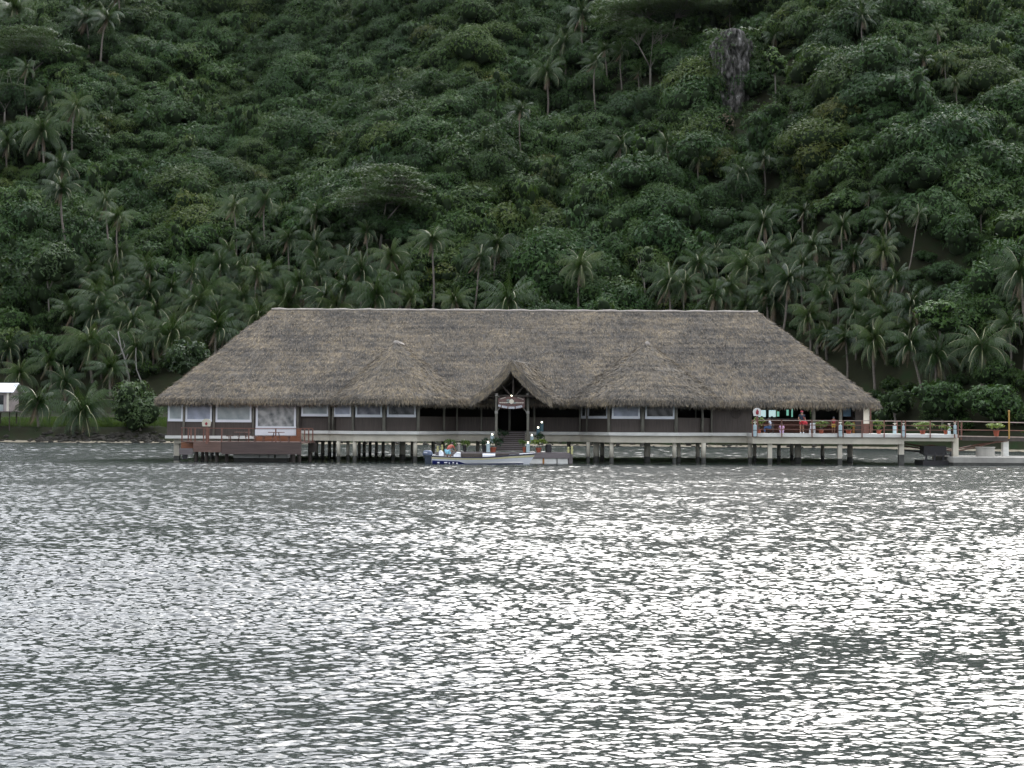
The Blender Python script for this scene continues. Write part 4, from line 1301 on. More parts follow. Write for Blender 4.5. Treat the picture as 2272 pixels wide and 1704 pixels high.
def filler_palms():
    r = random.Random(21)
    zones = [((200, 770, 585, 770), 34, lambda x, y: y < 905 - 0.42 * x or False, 'small crowded palm without visible trunk inside the dense grove left of the roof', 'crowded palms of the left grove'),
             ((1500, 2080, 545, 740), 16, lambda x, y: y > 560 + abs(x - 1790) * .05 and y < 560 + 0.40 * (x - 1400), 'small crowded palm without visible trunk inside the dense grove right of the roof', 'crowded palms of the right grove')]
    for (x0, x1, y0, y1), n, ok, lab, g in zones:
        done = []; tries = 0
        while len(done) < n and tries < 3000:
            tries += 1
            px, py = r.uniform(x0, x1), r.uniform(y0, y1)
            if x0 < 1000 and (py > 690 and px > 600 - (py - 690) * 1.5): continue
            if x0 > 1000 and py > 690 and px < 1690 + (py - 690) * 1.2: continue
            if any(abs(px - a) < 24 and abs(py - b) < 20 for a, b in done): continue
            done.append((px, py))
            wd = r.uniform(68, 100)
            h = hit(px, py + wd * .62, 1.0); Y = h.y
            if Y > 300: continue
            c = at(px, py, Y); zg = height(h.x, Y) - .3; foot = Vector((h.x, Y, zg))
            if c.z < zg + 1.5: c.z = zg + 1.5
            sc = wd * Y / 3300.0 / 5.9
            root = thing('coconut_palm', lab, 'palm tree', foot, g)
            t = MB(); t.tube([foot, foot.lerp(c, .5) + Vector((r.uniform(-.2, .2), 0, 0)), c], [.2, .15, .1], 7); t.build('trunk', M['trunk'], root, smooth=True)
            o = link_mesh('crown', PALMS[r.choice([0, 1, 1, 3, 3, 4, 6, 2])], root)
            o.location = c - foot; o.rotation_euler = (r.uniform(-.2, .2), r.uniform(-.2, .2), r.uniform(-.6, .6)); o.scale = (sc, sc, sc * r.uniform(.9, 1.2))
            PALM_CLEAR.append((h.x, Y, False))
filler_palms()

# ---------------------------------------------------------------- other trees that stand out
def broad_tree(name, cx, cy, wpx, hpx, bx, by, label, cat, mat, lift=3.0, seed=0, n=14, per=9, leaf=0.42, trunks=1, Y=None, drop=0.5, group=None, tw=0.16):
    h = hit(bx, by, lift) if Y is None else at(bx, by, Y)
    Y = h.y; zg = height(h.x, Y) - 0.3 if Y > 150 else h.z
    foot = Vector((h.x, Y, zg)); c = at(cx, cy, Y)
    W = wpx * Y / 3300.0 / 2; H = hpx * Y / 3300.0 / 2
    root = thing(name, label, cat, foot, group)
    r = np.random.default_rng(seed)
    lob = []
    for i in range(n):
        d = rand_dirs(1, r)[0] * (r.random() ** 0.4) * 0.72
        s = min(W, H) * (0.30 + 0.25 * r.random())
        lob.append((c.x - foot.x + d[0] * W, d[1] * W * 0.8, c.z - foot.z + d[2] * H, s * max(1, W / H * .7), s))
    V, Q, rn = leaf_cloud(lob, per, leaf, drop, r)
    V, Q, rn, mid = add_core(V, Q, rn, lob, 0.7)
    link_mesh('crown', fast_mesh('crown', V, Q, [mat, M['core']], rnd=rn, midx=mid), root)
    t = MB()
    for k in range(trunks):
        a = foot + Vector(((k - (trunks - 1) / 2) * 0.7, 0, 0))
        e = c + Vector((random.uniform(-.3, .3) * W, 0, 0))
        t.tube([a, a.lerp(e, .5) + Vector((random.uniform(-.2, .2), 0, 0)), e], [tw, tw * .8, tw * .4], 7)
        for q in range(3):
            f = e + Vector((random.uniform(-.6, .6) * W, random.uniform(-.3, .3) * W, random.uniform(0, .5) * H))
            t.tube([a.lerp(e, .6), f], [tw * .5, tw * .15], 5)
    t.build('trunk', M['bark'], root, smooth=True)
    PALM_CLEAR.append((h.x, Y, False))
    CLEAR.append((h.x, Y, W * 0.35))
    return root

def umbrella_tree(cx, cy, wpx, hpx, bx, by, label, seed, mat, layers=3):
    h = hit(bx, by, 2.0); Y = h.y; zg = height(h.x, Y) - .5
    foot = Vector((h.x, Y, zg)); c = at(cx, cy, Y); k = Y / 3300.0
    root = thing('umbrella_tree', label, 'tree', foot, 'flat topped umbrella trees')
    r = np.random.default_rng(seed)
    W = wpx * k / 2; H = hpx * k
    lob = []; ends = []
    for L in range(layers):
        zt = c.z + H * (0.5 - L / max(1, layers)) ; wl_ = W * (0.72 + 0.28 * (L / max(1, layers - 1)) if layers > 1 else 1)
        m = int(9 * wl_ / 3) + 4
        for i in range(m):
            u = r.uniform(-1, 1); v = r.uniform(-.6, .6)
            s = W * (0.16 + 0.10 * r.random())
            p = (c.x - foot.x + u * wl_ * .9 + (0.12 * W * math.sin(L * 2.0)), v * W, zt - foot.z - abs(u) ** 2 * H * .18 + r.normal() * .12, s * 1.3, s * 0.26)
            lob.append(p)
            if i % 3 == 0: ends.append(foot + Vector(p[:3]))
    V, Q, rn = leaf_cloud(lob, 11, 0.32, 0.2, r, nleaf=3, up=0.1)
    link_mesh('crown', fast_mesh('crown', V, Q, mat, rnd=rn), root)
    t = MB(); fk = foot.lerp(c, 0.45)
    t.tube([foot, fk], [0.26, 0.18], 8)
    for s in (-1, 0.15, 1):
        b = fk + Vector((s * W * .35, 0, (c.z - fk.z) * .62))
        t.tube([fk, b], [0.14, 0.10], 6)
        for e in ends:
            if (e.x - fk.x) * s >= 0 and random.random() < .8: t.tube([b, b.lerp(e, .6) + Vector((0, 0, .2)), e], [0.08, 0.05, 0.03], 5)
    t.build('trunk', M['bark'], root, smooth=True)
    PALM_CLEAR.append((h.x, Y, True))
umbrella_tree(1443, 72, 150, 38, 1443, 188, 'flat topped umbrella tree with pale forked trunk left of the rock', 61, M['leaf_umbrella'], 2)
umbrella_tree(860, 425, 215, 90, 842, 530, 'layered umbrella tree with pale branches above the left part of the roof', 62, M['leaf_umbrella'], 4)
umbrella_tree(70, 108, 200, 55, 75, 175, 'dark layered umbrella tree near the top of the left edge', 63, M['leaf_umbrella'], 3)
umbrella_tree(1480, 22, 300, 46, 1500, 80, 'wide umbrella tree cut by the top edge left of the rock', 64, M['leaf_umbrella'], 3)
umbrella_tree(12, 190, 110, 60, 10, 262, 'brownish umbrella tree with bare branches cut by the left edge', 65, M['leaf_umbrella'], 2)

broad_tree('shore_tree', 302, 898, 116, 128, 308, 955, 'round leafy green tree on the grassy shore left of the building', 'tree', M['leaf_umbrella'], 0, 71, 24, 22, .28, 2)
broad_tree('shore_tree', 415, 800, 120, 110, 420, 935, 'leafy dark green tree behind the left end of the roof', 'tree', M['leaf_umbrella'], 0, 72, 18, 9, .36, 1)
broad_tree('shore_tree', 112, 590, 120, 120, 112, 700, 'round leafy tree above the bananas at left', 'tree', M['leaf_umbrella'], 2, 73, 18, 8, .4, 1)
broad_tree('shrub', 2200, 905, 170, 90, 2200, 955, 'bright green shrub mass behind the walkway at the right edge', 'shrub', M['leaf_bright'], 0, 74, 22, 22, .30)
broad_tree('shrub', 2090, 885, 120, 100, 2090, 955, 'mid green shrub behind the terrace end', 'shrub', M['leaf_bright'], 0, 75, 20, 20, .30)
broad_tree('shrub', 2100, 705, 170, 66, 2100, 770, 'yellow green creeper thicket above the largest right palm', 'shrub', M['leaf_bright'], 5, 76, 20, 20, .30)
broad_tree('shrub', 1985, 905, 100, 80, 1985, 952, 'dark shrub behind the right end of the roof', 'shrub', M['leaf_umbrella'], 0, 79, 12, 9, .36)
broad_tree('vine_column', 1432, 592, 52, 110, 1434, 665, 'tall narrow tree wrapped in vines above the ridge', 'tree', M['leaf_umbrella'], 2, 77, 14, 10, .34, drop=1.4)
broad_tree('dry_shrub', 1612, 278, 46, 56, 1612, 312, 'dry brown shrub below the foot of the rock', 'shrub', M['dryfrond'], 2, 78, 8, 9, .30)
broad_tree('vine_column', 1720, 135, 60, 80, 1722, 205, 'yellowish leafy tree leaning on the right side of the rock', 'tree', M['leaf_bright'], 2, 80, 10, 9, .36, drop=1.0)

def dead_tree(pts, rad, twigs, label):
    h = hit(pts[0][0], pts[0][1], 0)
    Y = h.y - 1.5
    P = [at(a, b, Y) for a, b in pts]
    P.insert(0, Vector((P[0].x, Y, height(P[0].x, Y) - .2)))
    m = MB(); m.tube(P, [rad * 1.15] + [rad * (1 - 0.7 * i / (len(P) - 1)) for i in range(1, len(P))], 8)
    for a in twigs: m.tube([at(q[0], q[1], Y) for q in a], [rad * .35, rad * .25, rad * .1][:len(a)], 5)
    o = m.build('dead_tree', M['deadwood'], None, smooth=True, org=P[0])
    tag(o, label, 'dead tree', 'bleached dead trunks left of the building')
dead_tree([(285, 835), (276, 792), (268, 770), (262, 735)], 0.24, [[(272, 782), (264, 789), (255, 786)], [(271, 778), (277, 768), (273, 755)], [(268, 770), (256, 752), (240, 735)], [(278, 800), (284, 785)]], 'bleached forked dead tree standing above the round shore tree')
dead_tree([(313, 845), (303, 820), (301, 790), (302, 771)], 0.14, [[(303, 815), (298, 800)]], 'thin bare dead stem right of the forked dead tree')

# banana plants
def banana(px, py, w, label):
    h = hit(px, py + w * .5, 0); root = thing('banana_plant', label, 'plant', h, 'banana plants on the left slope')
    k = w * h.y / 3300.0; r = np.random.default_rng(int(px) + 3); Vs = []
    for i in range(13):
        az = i * 2.4; el = R(70 - 5 * i); p = np.array([0, 0, 0.35 * k]); L = 0.62 * k
        for s in range(7):
            e = el - R(75) * (s / 7) ** 1.2
            d = np.array([math.cos(az) * math.cos(e), math.sin(az) * math.cos(e), math.sin(e)]); sd = np.cross(d, [0, 0, 1.0]); sd /= max(.1, np.linalg.norm(sd))
            w0 = 0.075 * k * math.sin(math.pi * (s + .3) / 7.6); w1 = 0.075 * k * math.sin(math.pi * (s + 1.3) / 7.6); q = p + d * L / 7
            Vs.append([p - sd * w0, p + sd * w0, q + sd * w1, q - sd * w1]); p = q
    V = np.array(Vs).reshape(-1, 3)
    link_mesh('leaves', fast_mesh('leaves', V, np.arange(len(V)).reshape(-1, 4), M['palm'], rnd=r.random(len(Vs))), root)
    t = MB(); t.tube([h - Vector((0, 0, .3)), h + Vector((0, 0, .36 * k))], [0.18, 0.12], 7); t.build('stem', M['rachis'], root, smooth=True)
banana(112, 668, 72, 'banana plant on the bare slope at left')
banana(8, 684, 52, 'banana plant cut by the left edge of the photo')

# ---------------------------------------------------------------- rock face
def rock():
    f = hit(1628, 248, 1.0); Y = f.y + 1.0
    x0, x1 = xa(1586, Y, 150), xa(1672, Y, 150); z1 = za(1630, 66, Y); z0 = min(za(1630, 262, Y), height(f.x, Y)) - 2
    nx_, nz_ = 46, 90
    V = []
    for j in range(nz_ + 1):
        for i in range(nx_ + 1):
            u = i / nx_ * 2 - 1; v = j / nz_
            wdt = (0.95 + 0.12 * v) if v < .92 else 1.06 - (v - .92) * 4.0
            x = (x0 + x1) / 2 + (x1 - x0) / 2 * wdt * math.sin(u * math.pi / 2 * 1.02) - (0.8 * (1 - v) * -1.0) 
            y = Y + 4.2 * (1 - math.cos(u * math.pi / 2)) * 1.6 - 0.6 * v
            p = Vector((x * .32, y * .3, (z0 + (z1 - z0) * v) * .10))
            q = Vector((x * 1.1, 0, (z0 + (z1 - z0) * v) * .35))
            y += 1.5 * noise.noise(p * 2.0) + 0.7 * noise.noise(q * 1.3) + 0.3 * noise.noise(q * 4.0)
            x += 0.7 * noise.noise(q + Vector((5, 5, 5)))
            V.append((x, y, z0 + (z1 - z0) * v + 1.2 * noise.noise(Vector((x * .4, 3, 0))) * v))
    n = nx_ + 1
    Q = [(j * n + i, j * n + i + 1, (j + 1) * n + i + 1, (j + 1) * n + i) for j in range(nz_) for i in range(nx_)]
    b = len(V); V += [(v[0], v[1] + 6, v[2] - .5) for v in V[-n:]]
    Q += [(b - n + i, b - n + i + 1, b + i + 1, b + i) for i in range(nx_)]
    m, nt, bs = newmat('streaked_basalt')
    v = mapping(nt, (1.1, 1.1, 0.42))
    a = noise_(nt, v, 1.0, 6, 0.7); c = noise_(nt, mapping(nt, (1, 1, .5)), 0.28, 4)
    col = ramp(nt, a, [(0.42, (0.018, 0.018, 0.014)), (0.50, (0.070, 0.066, 0.058)), (0.57, (0.17, 0.16, 0.148)), (0.68, (0.36, 0.35, 0.33))])
    moss = mixc(nt, ramp(nt, c, [(0.58, (0, 0, 0)), (0.66, (1, 1, 1))]), col, (0.035, 0.045, 0.02))
    nt.links.new(moss, bs.inputs['Base Color']); bs.inputs['Roughness'].default_value = 0.9
    bp = N_(nt, 'ShaderNodeBump'); bp.inputs['Distance'].default_value = 0.5; nt.links.new(a, bp.inputs['Height']); nt.links.new(bp.outputs[0], bs.inputs['Normal'])
    org = Vector(((x0 + x1) / 2, Y, z0))
    me = fast_mesh('rock_face', np.array(V) - np.array(tuple(org)), Q, m)
    o = link_mesh('rock_face', me, None, org)
    tag(o, 'tall grey streaked rock face sticking out of the forest at upper right', 'rock')
    for dy in (-12, -8, -4, 0, 3): CLEAR.append(((x0 + x1) / 2 + (0.8 if dy < -6 else 0), Y + dy, 3.4 if dy > -6 else 2.7))
    CLEAR.append((x0 + 1, Y - 3, 2.6)); CLEAR.append((x0 + 1.6, Y - 8, 2.4)); CLEAR.append((x1 - 1, Y - 3, 2.6))
    # creepers on its crest
    r = np.random.default_rng(91)
    lob = [(x0 + (x1 - x0) * t - org.x, 1.5 + r.normal(), z1 - org.z + r.normal() * .3 - .3, 1.3, 0.7) for t in np.linspace(-.1, 1.05, 9)]
    lob += [(x0 - org.x - .6, 1.2, z1 - org.z - 1.0 - i * 1.7, 1.4, 1.2) for i in range(8)] + [(x0 - org.x + r.uniform(0, 3.2), -0.6 + r.uniform(-.5, .5), z1 - org.z - 1.5 - i * 1.1, .8, .9) for i in range(5)] + [(x1 - org.x + r.uniform(-.1, 1.0), 0.8 + r.uniform(-.8, .8), z1 - org.z - 1.0 - i * 1.3, .9, 1.0) for i in range(14)] + [(x0 - org.x + t * (x1 - x0), -1.8 + r.uniform(-.5, .5), r.uniform(1.0, 4.0), 1.2, 1.0) for t in np.linspace(-.05, 1.05, 12)] + [(x0 - org.x + r.uniform(-.4, 1.3), -1.2 + r.uniform(-.5, .5), z1 - org.z - 2 - i * 1.6, .8, 1.0) for i in range(9)]
    V2, Q2, rn = leaf_cloud(lob, 10, 0.34, 1.0, r)
    r2 = 0
    o2 = link_mesh('creeper', fast_mesh('creeper', V2, Q2, M['leaf_umbrella'], rnd=rn), None, org)
    o2.parent = o; o2.location = (0, 0, 0)
rock()

# ---------------------------------------------------------------- left shore: shed, grass, rubble
def shed():
    Y = 209.0; k = Y / 3300.0
    x1 = xa(22, Y, 900); x0 = x1 - 5.5; y1 = Y + 4.0
    zr_, ze, zf, zb = za(20, 851, Y + 2), za(20, 871, Y), za(20, 912, Y), height(x1, Y) - .3
    t = thing('beach_shed', 'small white roofed beach shed on stilts at the left edge of the photo', 'shed', (x1, Y, zb))
    r_ = MB()
    for a, b in ((Y - 0.5, Y + 2.0), (Y + 4.5, Y + 2.0)):
        za_, zb2 = ze, zr_
        vs = [(x0, a, za_), (x1 + .6, a, za_), (x1 + .6, b, zb2), (x0, b, zb2)]
        vs += [(q[0], q[1], q[2] + .07) for q in vs]
        r_.add(vs, [(0, 3, 2, 1), (4, 5, 6, 7), (0, 1, 5, 4), (1, 2, 6, 5), (2, 3, 7, 6), (3, 0, 4, 7)])
    r_.build('roof', M['white'], t)
    w_ = MB(); w_.box(x0, x1, Y + .3, Y + 3.7, zf, ze - .02); w_.add([(x1 + .001, Y + .3, ze - .02), (x1 + .001, Y + 3.7, ze - .02), (x1 + .001, Y + 2, zr_ - .1)], [(0, 1, 2)])
    w_.build('wall', simple('pinkish_white_boards', (0.50, 0.43, 0.42), 0.7, .15), t)
    d = MB(); d.box(x0, x1 - 1.0, Y + .26, Y + .29, zf + .2, ze - .35); d.build('window', M['pane_dark'], t)
    d = MB(); d.box(x0, x1 - 1.0, Y + .20, Y + .25, zf - .05, zf + .9); d.build('half_blind', M['pane_pale'], t)
    c = MB(); c.box(x1 - .45, x1 - .15, Y - .1, Y + .05, zf, ze); c.build('corner_post', M['shell'], t)
    for a in (x0 + .5, x0 + 3, x1 - .2):
        for b in (Y + .5, Y + 3.5):
            s = MB(); s.tube([(a, b, zb - .3), (a, b, zf)], .09, 8); s.build('stilt', M['darkwood'], t)
    s = MB(); s.box(x0, x1 + .5, Y - .3, Y + 3.7, zf - .12, zf - .005); s.build('floor', M['greywood'], t)
    CLEAR.append((x1 - 2, Y + 2, 7))
shed()
def grass():
    r = np.random.default_rng(5); k = 60000
    x = r.uniform(-76, -42, k); s = r.uniform(5.0, 17.0, k)
    x2 = x; y = np.array([shore_y(a) for a in x]) + s
    keep = [noise.noise(Vector((a * .15, b * .3, 0))) > -0.35 for a, b in zip(x, y)]
    x, y = x[keep], y[keep]
    z = np.array([height(a, b) for a, b in zip(x, y)])
    P = np.stack([x, y, z - .03], 1)
    D = nrm(np.array([[0, 0, 1.0]]) + r.normal(size=P.shape) * .35)
    V, Q = blades(P, D, nrm(rand_dirs(len(P), r) * [1, 1, .1]), 0.18 + .22 * r.random(len(P)), 0.05 + .03 * r.random(len(P)), .2)
    m = leafmat('lawn_grass', [(0.03, 0.055, 0.010), (0.055, 0.10, 0.014), (0.085, 0.14, 0.02)], inst=False)
    o = link_mesh('grass', fast_mesh('grass', V, Q, m, rnd=r.random(len(Q))))
    tag(o, 'strip of bright green grass along the left shore', 'grass', kind='stuff')
grass()
def rubble():
    r = random.Random(8); m = MB()
    for i in range(430):
        x = r.uniform(-78, 40) if i > 200 else r.uniform(-66, -48)
        s = r.uniform(-0.2, 2.8) if i > 200 else r.uniform(0.8, 3.6)
        y = shore_y(x) + s; z = height(x, y) + 0.05; q = r.uniform(.10, .34) * (1.3 if i < 200 else 1)
        b = len(m.v); m.ball((x, y, z), q, 7, r.uniform(.9, 1.7), 1, r.uniform(.5, .9))
        for k in range(b, len(m.v)):
            v = Vector(m.v[k]); m.v[k] = tuple(v + Vector((noise.noise(v * 2.1), noise.noise(v * 2.1 + Vector((9, 0, 0))), noise.noise(v * 2.3))) * q * .5)
    o = m.build('shore_rubble', simple('dark_volcanic_rock', (0.028, 0.025, 0.018), .9, .5, 1.2), None)
    tag(o, 'dark rubble and boulders lining the waterline', 'rocks', kind='stuff')
rubble()
# ---------------------------------------------------------------- landing stage
YD = 111.2
ZD = za(1220, 1004.5, YD)
D_ = thing('landing_stage', 'floating landing stage of grey boards on white floats below the entrance stairs', 'dock', (xa(1120, YD), YD, 0))
x0, x1 = xa(967, YD, 1004), xa(1264, YD, 1004)
b = MB(); b.box(x0, x1, YD - .0, YD + 2.6, ZD - .08, ZD); b.build('deck_boards', M['greywood'], D_)
b = MB(); b.box(x0 - .02, x1 + .02, YD - .06, YD - .003, ZD - .42, ZD - .01); b.build('fascia', M['greywood'], D_)
fl = [967, 1040, 1112, 1168, 1206, 1236, 1261]
for a, c in zip(fl, fl[1:]):
    b = MB(); b.box(xa(a, YD) + .05, xa(c, YD) - .03, YD + .02, YD + 2.4, -.25, ZD - .44); b.build('float', M['slab'], D_)
b = MB(); b.box(xa(1204, YD), xa(1208, YD), YD + .0, YD + .04, .02, ZD - .43); b.build('rust_streak', simple('rust', (0.36, 0.17, 0.05), .8, .4), D_)
b = MB(); b.box(xa(1262, YD), xa(1271, YD), YD + .1, YD + .5, -.1, ZD - .1); b.build('corner_pile', M['greywood'], D_)

def mooring(px, py0, py1, Y, label):
    x = xa(px, Y, 1000); z0, z1 = za(px, py1, Y), za(px, py0, Y)
    m = MB(); m.tube([(x, Y, z0), (x, Y, z1)], [.075, .07], 10); m.lathe((x, Y, z1 + .003), [(.09, 0), (.09, .05), (.04, .08)], 10)
    m.bar((x - .12, Y, z1 - .18), (x + .12, Y, z1 - .18), .04, .05)
    tag(m.build('mooring_post', M['yellow'], None, org=(x, Y, z0)), label, 'mooring post', 'yellow mooring posts on the landing stage')
mooring(1261, 994, 1010, YD + .3, 'yellow mooring post at the right end of the landing stage, left one of two')
mooring(1269, 993, 1012, YD + .2, 'yellow mooring post at the very right corner of the landing stage')
mooring(971, 992, 1004.5, YD + 1.5, 'yellow mooring post behind the outboard motor, left one of two')
mooring(981, 989, 1004.5, YD + 1.5, 'yellow mooring post just left of the person in the boat')

# ---------------------------------------------------------------- bollard lamps
def bollard(px, py0, py1, Y, label, mat='blue_cyl', wpx=8.0, lit=True, group='pale blue bollard lamps', band=False):
    x = xa(px, Y, py1); z0, z1 = za(px, py1, Y), za(px, py0, Y); r = wpx * Y / 3300 / 2; h = z1 - z0
    t = thing('bollard_lamp', label, 'lamp', (x, Y, z0), group)
    m = MB(); m.lathe((x, Y, z0), [(r, 0), (r, h * .74), (r * .8, h * .80), (r * .35, h * .82)], 16); bd = m.build('body', M[mat], t)
    if band:
        q = MB(); q.lathe((x, Y, z0 + h * .40), [(r * 1.04, 0), (r * 1.04, .045)], 16); q.build('band', M['black'], bd)
    m = MB(); m.ball((x, Y, z0 + h * .87), r * .42, 10); m.build('bulb', M['lamp' if lit else 'shell'], t, smooth=True)
    m = MB(); m.lathe((x, Y, z0 + h * .955), [(r * 1.0, 0), (r * 1.05, .02), (r * .7, h * .045)], 14); m.build('cap', M['shell'], t)
bollard(1083, 978, 1004, 111.9, 'blue bollard lamp at the left foot of the stairs')
bollard(1171.5, 979, 1004.5, 111.9, 'blue bollard lamp at the right foot of the stairs')
bollard(1092, 961, 982, 113.9, 'pale bollard lamp on the left side of the stairs, above the red pot')
bollard(1180, 963, 984, 113.9, 'blue bollard lamp on the right side of the stairs, second from below')
bollard(1194, 946, 966, 115.5, 'shaded bollard lamp right of the stairs, third from below', 'blue_shaded')
bollard(1202, 934, 957, 116.4, 'shaded bollard lamp with bright bulb at the top of the stairs', 'blue_shaded')
bollard(1018, 983, 1004.5, 112.6, 'greyish bollard lamp between the potted bushes behind the boat', 'greyconc', 6, False)
bollard(1675, 936, 968, 113.25, 'blue bollard lamp at the left corner of the terrace under the round sign', lit=False, band=True)
bollard(1864.5, 937, 968, 113.25, 'blue bollard lamp at the middle of the terrace rail', lit=False, band=True)
bollard(1985, 939, 963, 115.2, 'blue bollard lamp on the right half of the terrace, standing alone behind the rail', lit=False)
bollard(2004.5, 939, 968, 113.25, 'blue bollard lamp in the rail above the third front pillar', lit=False, wpx=6, band=True)
bollard(2106, 940, 963, 115.4, 'pale bollard lamp left of the terrace end post', lit=False, wpx=6.5)
bollard(2119, 938, 963, 113.25, 'blue bollard lamp at the right end corner of the terrace', lit=False, wpx=6.5, band=True)

# ---------------------------------------------------------------- potted plants
M['leaf_pot'] = leafmat('pot_plant_leaf', [(0.03, 0.07, 0.015), (0.07, 0.14, 0.02), (0.16, 0.24, 0.03), (0.32, 0.38, 0.06)], inst=False)
M['leaf_deep'] = leafmat('deep_pot_leaf', [(0.012, 0.035, 0.014), (0.02, 0.055, 0.02), (0.035, 0.085, 0.03)], inst=False)
def potted(px, pyb, pw, ph, fx, fy, fw, fh, Y, label, lm='leaf_pot', pm='terracotta', flowers=0, seed=0):
    k = Y / 3300.0; x = xa(px, Y, pyb); z0 = za(px, pyb, Y); r = pw * k / 2; h = ph * k
    t = thing('potted_plant', label, 'potted plant', (x, Y, z0), 'potted plants on the terrace and landing stage')
    m = MB(); m.lathe((x, Y, z0), [(r * .72, 0), (r * .95, h * .8), (r * 1.08, h * .8), (r * 1.08, h), (r * .9, h)], 14); m.build('pot', M[pm], t)
    r_ = np.random.default_rng(200 + seed + int(px)); c = at(fx, fy, Y)
    W, H = fw * k / 2, fh * k / 2; lob = []
    for i in range(9):
        d = rand_dirs(1, r_)[0] * .6
        lob.append((c.x - x + d[0] * W, d[1] * W * .8, c.z - z0 + d[2] * H, W * .38, H * .42))
    V, Q, rn = leaf_cloud(lob, 260, 0.10, .5, r_, nleaf=3, aspect=.5)
    link_mesh('foliage', fast_mesh('foliage', V, Q, M[lm], rnd=rn), t)
    s = MB()
    for i in range(6):
        e = Vector((c.x + r_.uniform(-.6, .6) * W, Y + r_.uniform(-.4, .4) * W, c.z + r_.uniform(-.3, .6) * H)); s.tube([(x, Y, z0 + h * .9), e], [.014, .007], 5)
    s.build('stems', M['bark'], t)
    for i in range(flowers):
        d = rand_dirs(1, r_)[0]; f = MB(); f.ball((c.x + d[0] * W * .85, Y - abs(d[1]) * W * .8, c.z + d[2] * H * .8), .045, 6); f.build('flower', M['shell'], t)
potted(1002, 1004, 8, 12, 1001, 985, 34, 24, 112.6, 'yellow green bush in a grey pot behind the person in the boat', pm='greyconc')
potted(1031, 1004, 8, 16, 1030, 984, 26, 22, 112.9, 'leafy bush in a dark pot right of the greyish bollard', pm='black', flowers=1)
potted(1094, 1003.5, 14, 11, 1101, 981, 34, 22, 112.3, 'dark green bush in a square red pot at the left foot of the stairs', 'leaf_deep')
potted(1074, 1003.5, 10, 16, 1074, 980, 20, 20, 112.8, 'dark bush in a black planter left of the stairs bollard', 'leaf_deep', 'black')
potted(1163.5, 1004, 8, 12, 1161, 981, 22, 20, 112.3, 'grey green bush in a narrow red pot at the right foot of the stairs')
potted(1195, 1004.5, 12, 11, 1196, 984, 40, 22, 112.2, 'wide yellow flowering bush in a red pot on the landing stage', flowers=6)
potted(1112, 978, 9, 6, 1113, 962, 30, 24, 114.6, 'dark shaded bush on the left side of the stairs under the porch', 'leaf_deep', 'black')
potted(1197, 985, 9, 6, 1196, 970, 24, 22, 114.8, 'dark shaded bush on the right side of the stairs', 'leaf_deep', 'black')
potted(1684, 962, 9, 9, 1683, 937, 30, 24, 114.2, 'tall yellowish bush in a red pot at the left end of the terrace')
potted(1822, 962, 11, 9, 1824, 942, 36, 17, 113.9, 'wide bright green bush in a red pot in the middle of the terrace')
potted(1883, 963, 13, 10, 1884, 946, 26, 20, 113.9, 'sparse bush in a broad red pot right of the middle bollard')
potted(1950, 963, 11, 9, 1951, 942, 28, 24, 114.2, 'upright sparse bush in a red pot right of the white shutter')
potted(2047, 963.5, 13, 10, 2050, 945, 48, 20, 113.9, 'widest terrace bush in a red pot on the right half', flowers=3)
potted(2098, 963.5, 8, 9, 2098, 947, 30, 14, 113.9, 'low flat bush in a red pot near the right end of the terrace')

# ---------------------------------------------------------------- baskets, wooden bin
def basket(px, pyb, w, h, Y, label):
    k = Y / 3300; x = xa(px, Y, pyb); z = za(px, pyb, Y); r = w * k / 2; H = h * k
    m = MB(); m.lathe((x, Y, z), [(r * .85, 0), (r * 1.0, H * .35), (r * .95, H * .8), (r * .8, H), (r * .7, H * .97)], 16)
    for i in range(8): m.lathe((x, Y, z + H * (.06 + .11 * i)), [(r * 1.02, 0), (r * 1.05, .02), (r * 1.02, .04)], 16)
    tag(m.build('dark_basket', M['black'], None, org=(x, Y, z)), label, 'basket')
basket(1217, 1004.5, 14, 19, 112.2, 'dark wicker basket on the landing stage right of the flowering bush')

# ---------------------------------------------------------------- sign under the porch
def text_mesh(s, size, mat, parent, c, rz=0.0, name='lettering'):
    cu = bpy.data.curves.new('t', 'FONT'); cu.body = s; cu.size = size; cu.extrude = 0.004; cu.align_x = 'CENTER'; cu.align_y = 'CENTER'
    o = bpy.data.objects.new('t', cu); COL.objects.link(o)
    dg = bpy.context.evaluated_depsgraph_get(); me = bpy.data.meshes.new_from_object(o.evaluated_get(dg))
    bpy.data.objects.remove(o)
    me.name = name
    mt = Matrix.Translation(Vector(c) - ORG[parent.name]) @ Matrix.Rotation(-rz, 4, 'Y') @ Matrix.Rotation(math.pi / 2, 4, 'X')
    me.transform(mt); me.materials.clear(); me.materials.append(mat)
    return link_mesh(name, me, parent)
YS = 112.75
sc_ = at(1135, 893.5, YS)
S_ = thing('entrance_sign', 'brown carved resort name board hanging between the two porch posts', 'sign', sc_)
k = YS / 3300
def sp(dx, dy): return sc_.x + dx * k, sc_.z - dy * k
m = MB()
out = []
for t in np.linspace(-1, 1, 15): out.append(sp(30 * t, -13.5 + 3.5 * t * t))
for t in np.linspace(1, -1, 15): out.append(sp(30 * t * (0.97), 13.5 - 3.0 * t * t))
n = len(out)
m.add([(x, YS - .04, z) for x, z in out] + [(x, YS + .04, z) for x, z in out], [tuple(range(n)), tuple(range(2 * n - 1, n - 1, -1))] + [(i, n + i, n + (i + 1) % n, (i + 1) % n) for i in range(n)])
m.build('board', simple('carved_brown_board', (0.15, 0.085, 0.075), .6, .3, 4), S_)
letm = simple('dark_letter', (0.03, 0.03, 0.035), .6, .1)
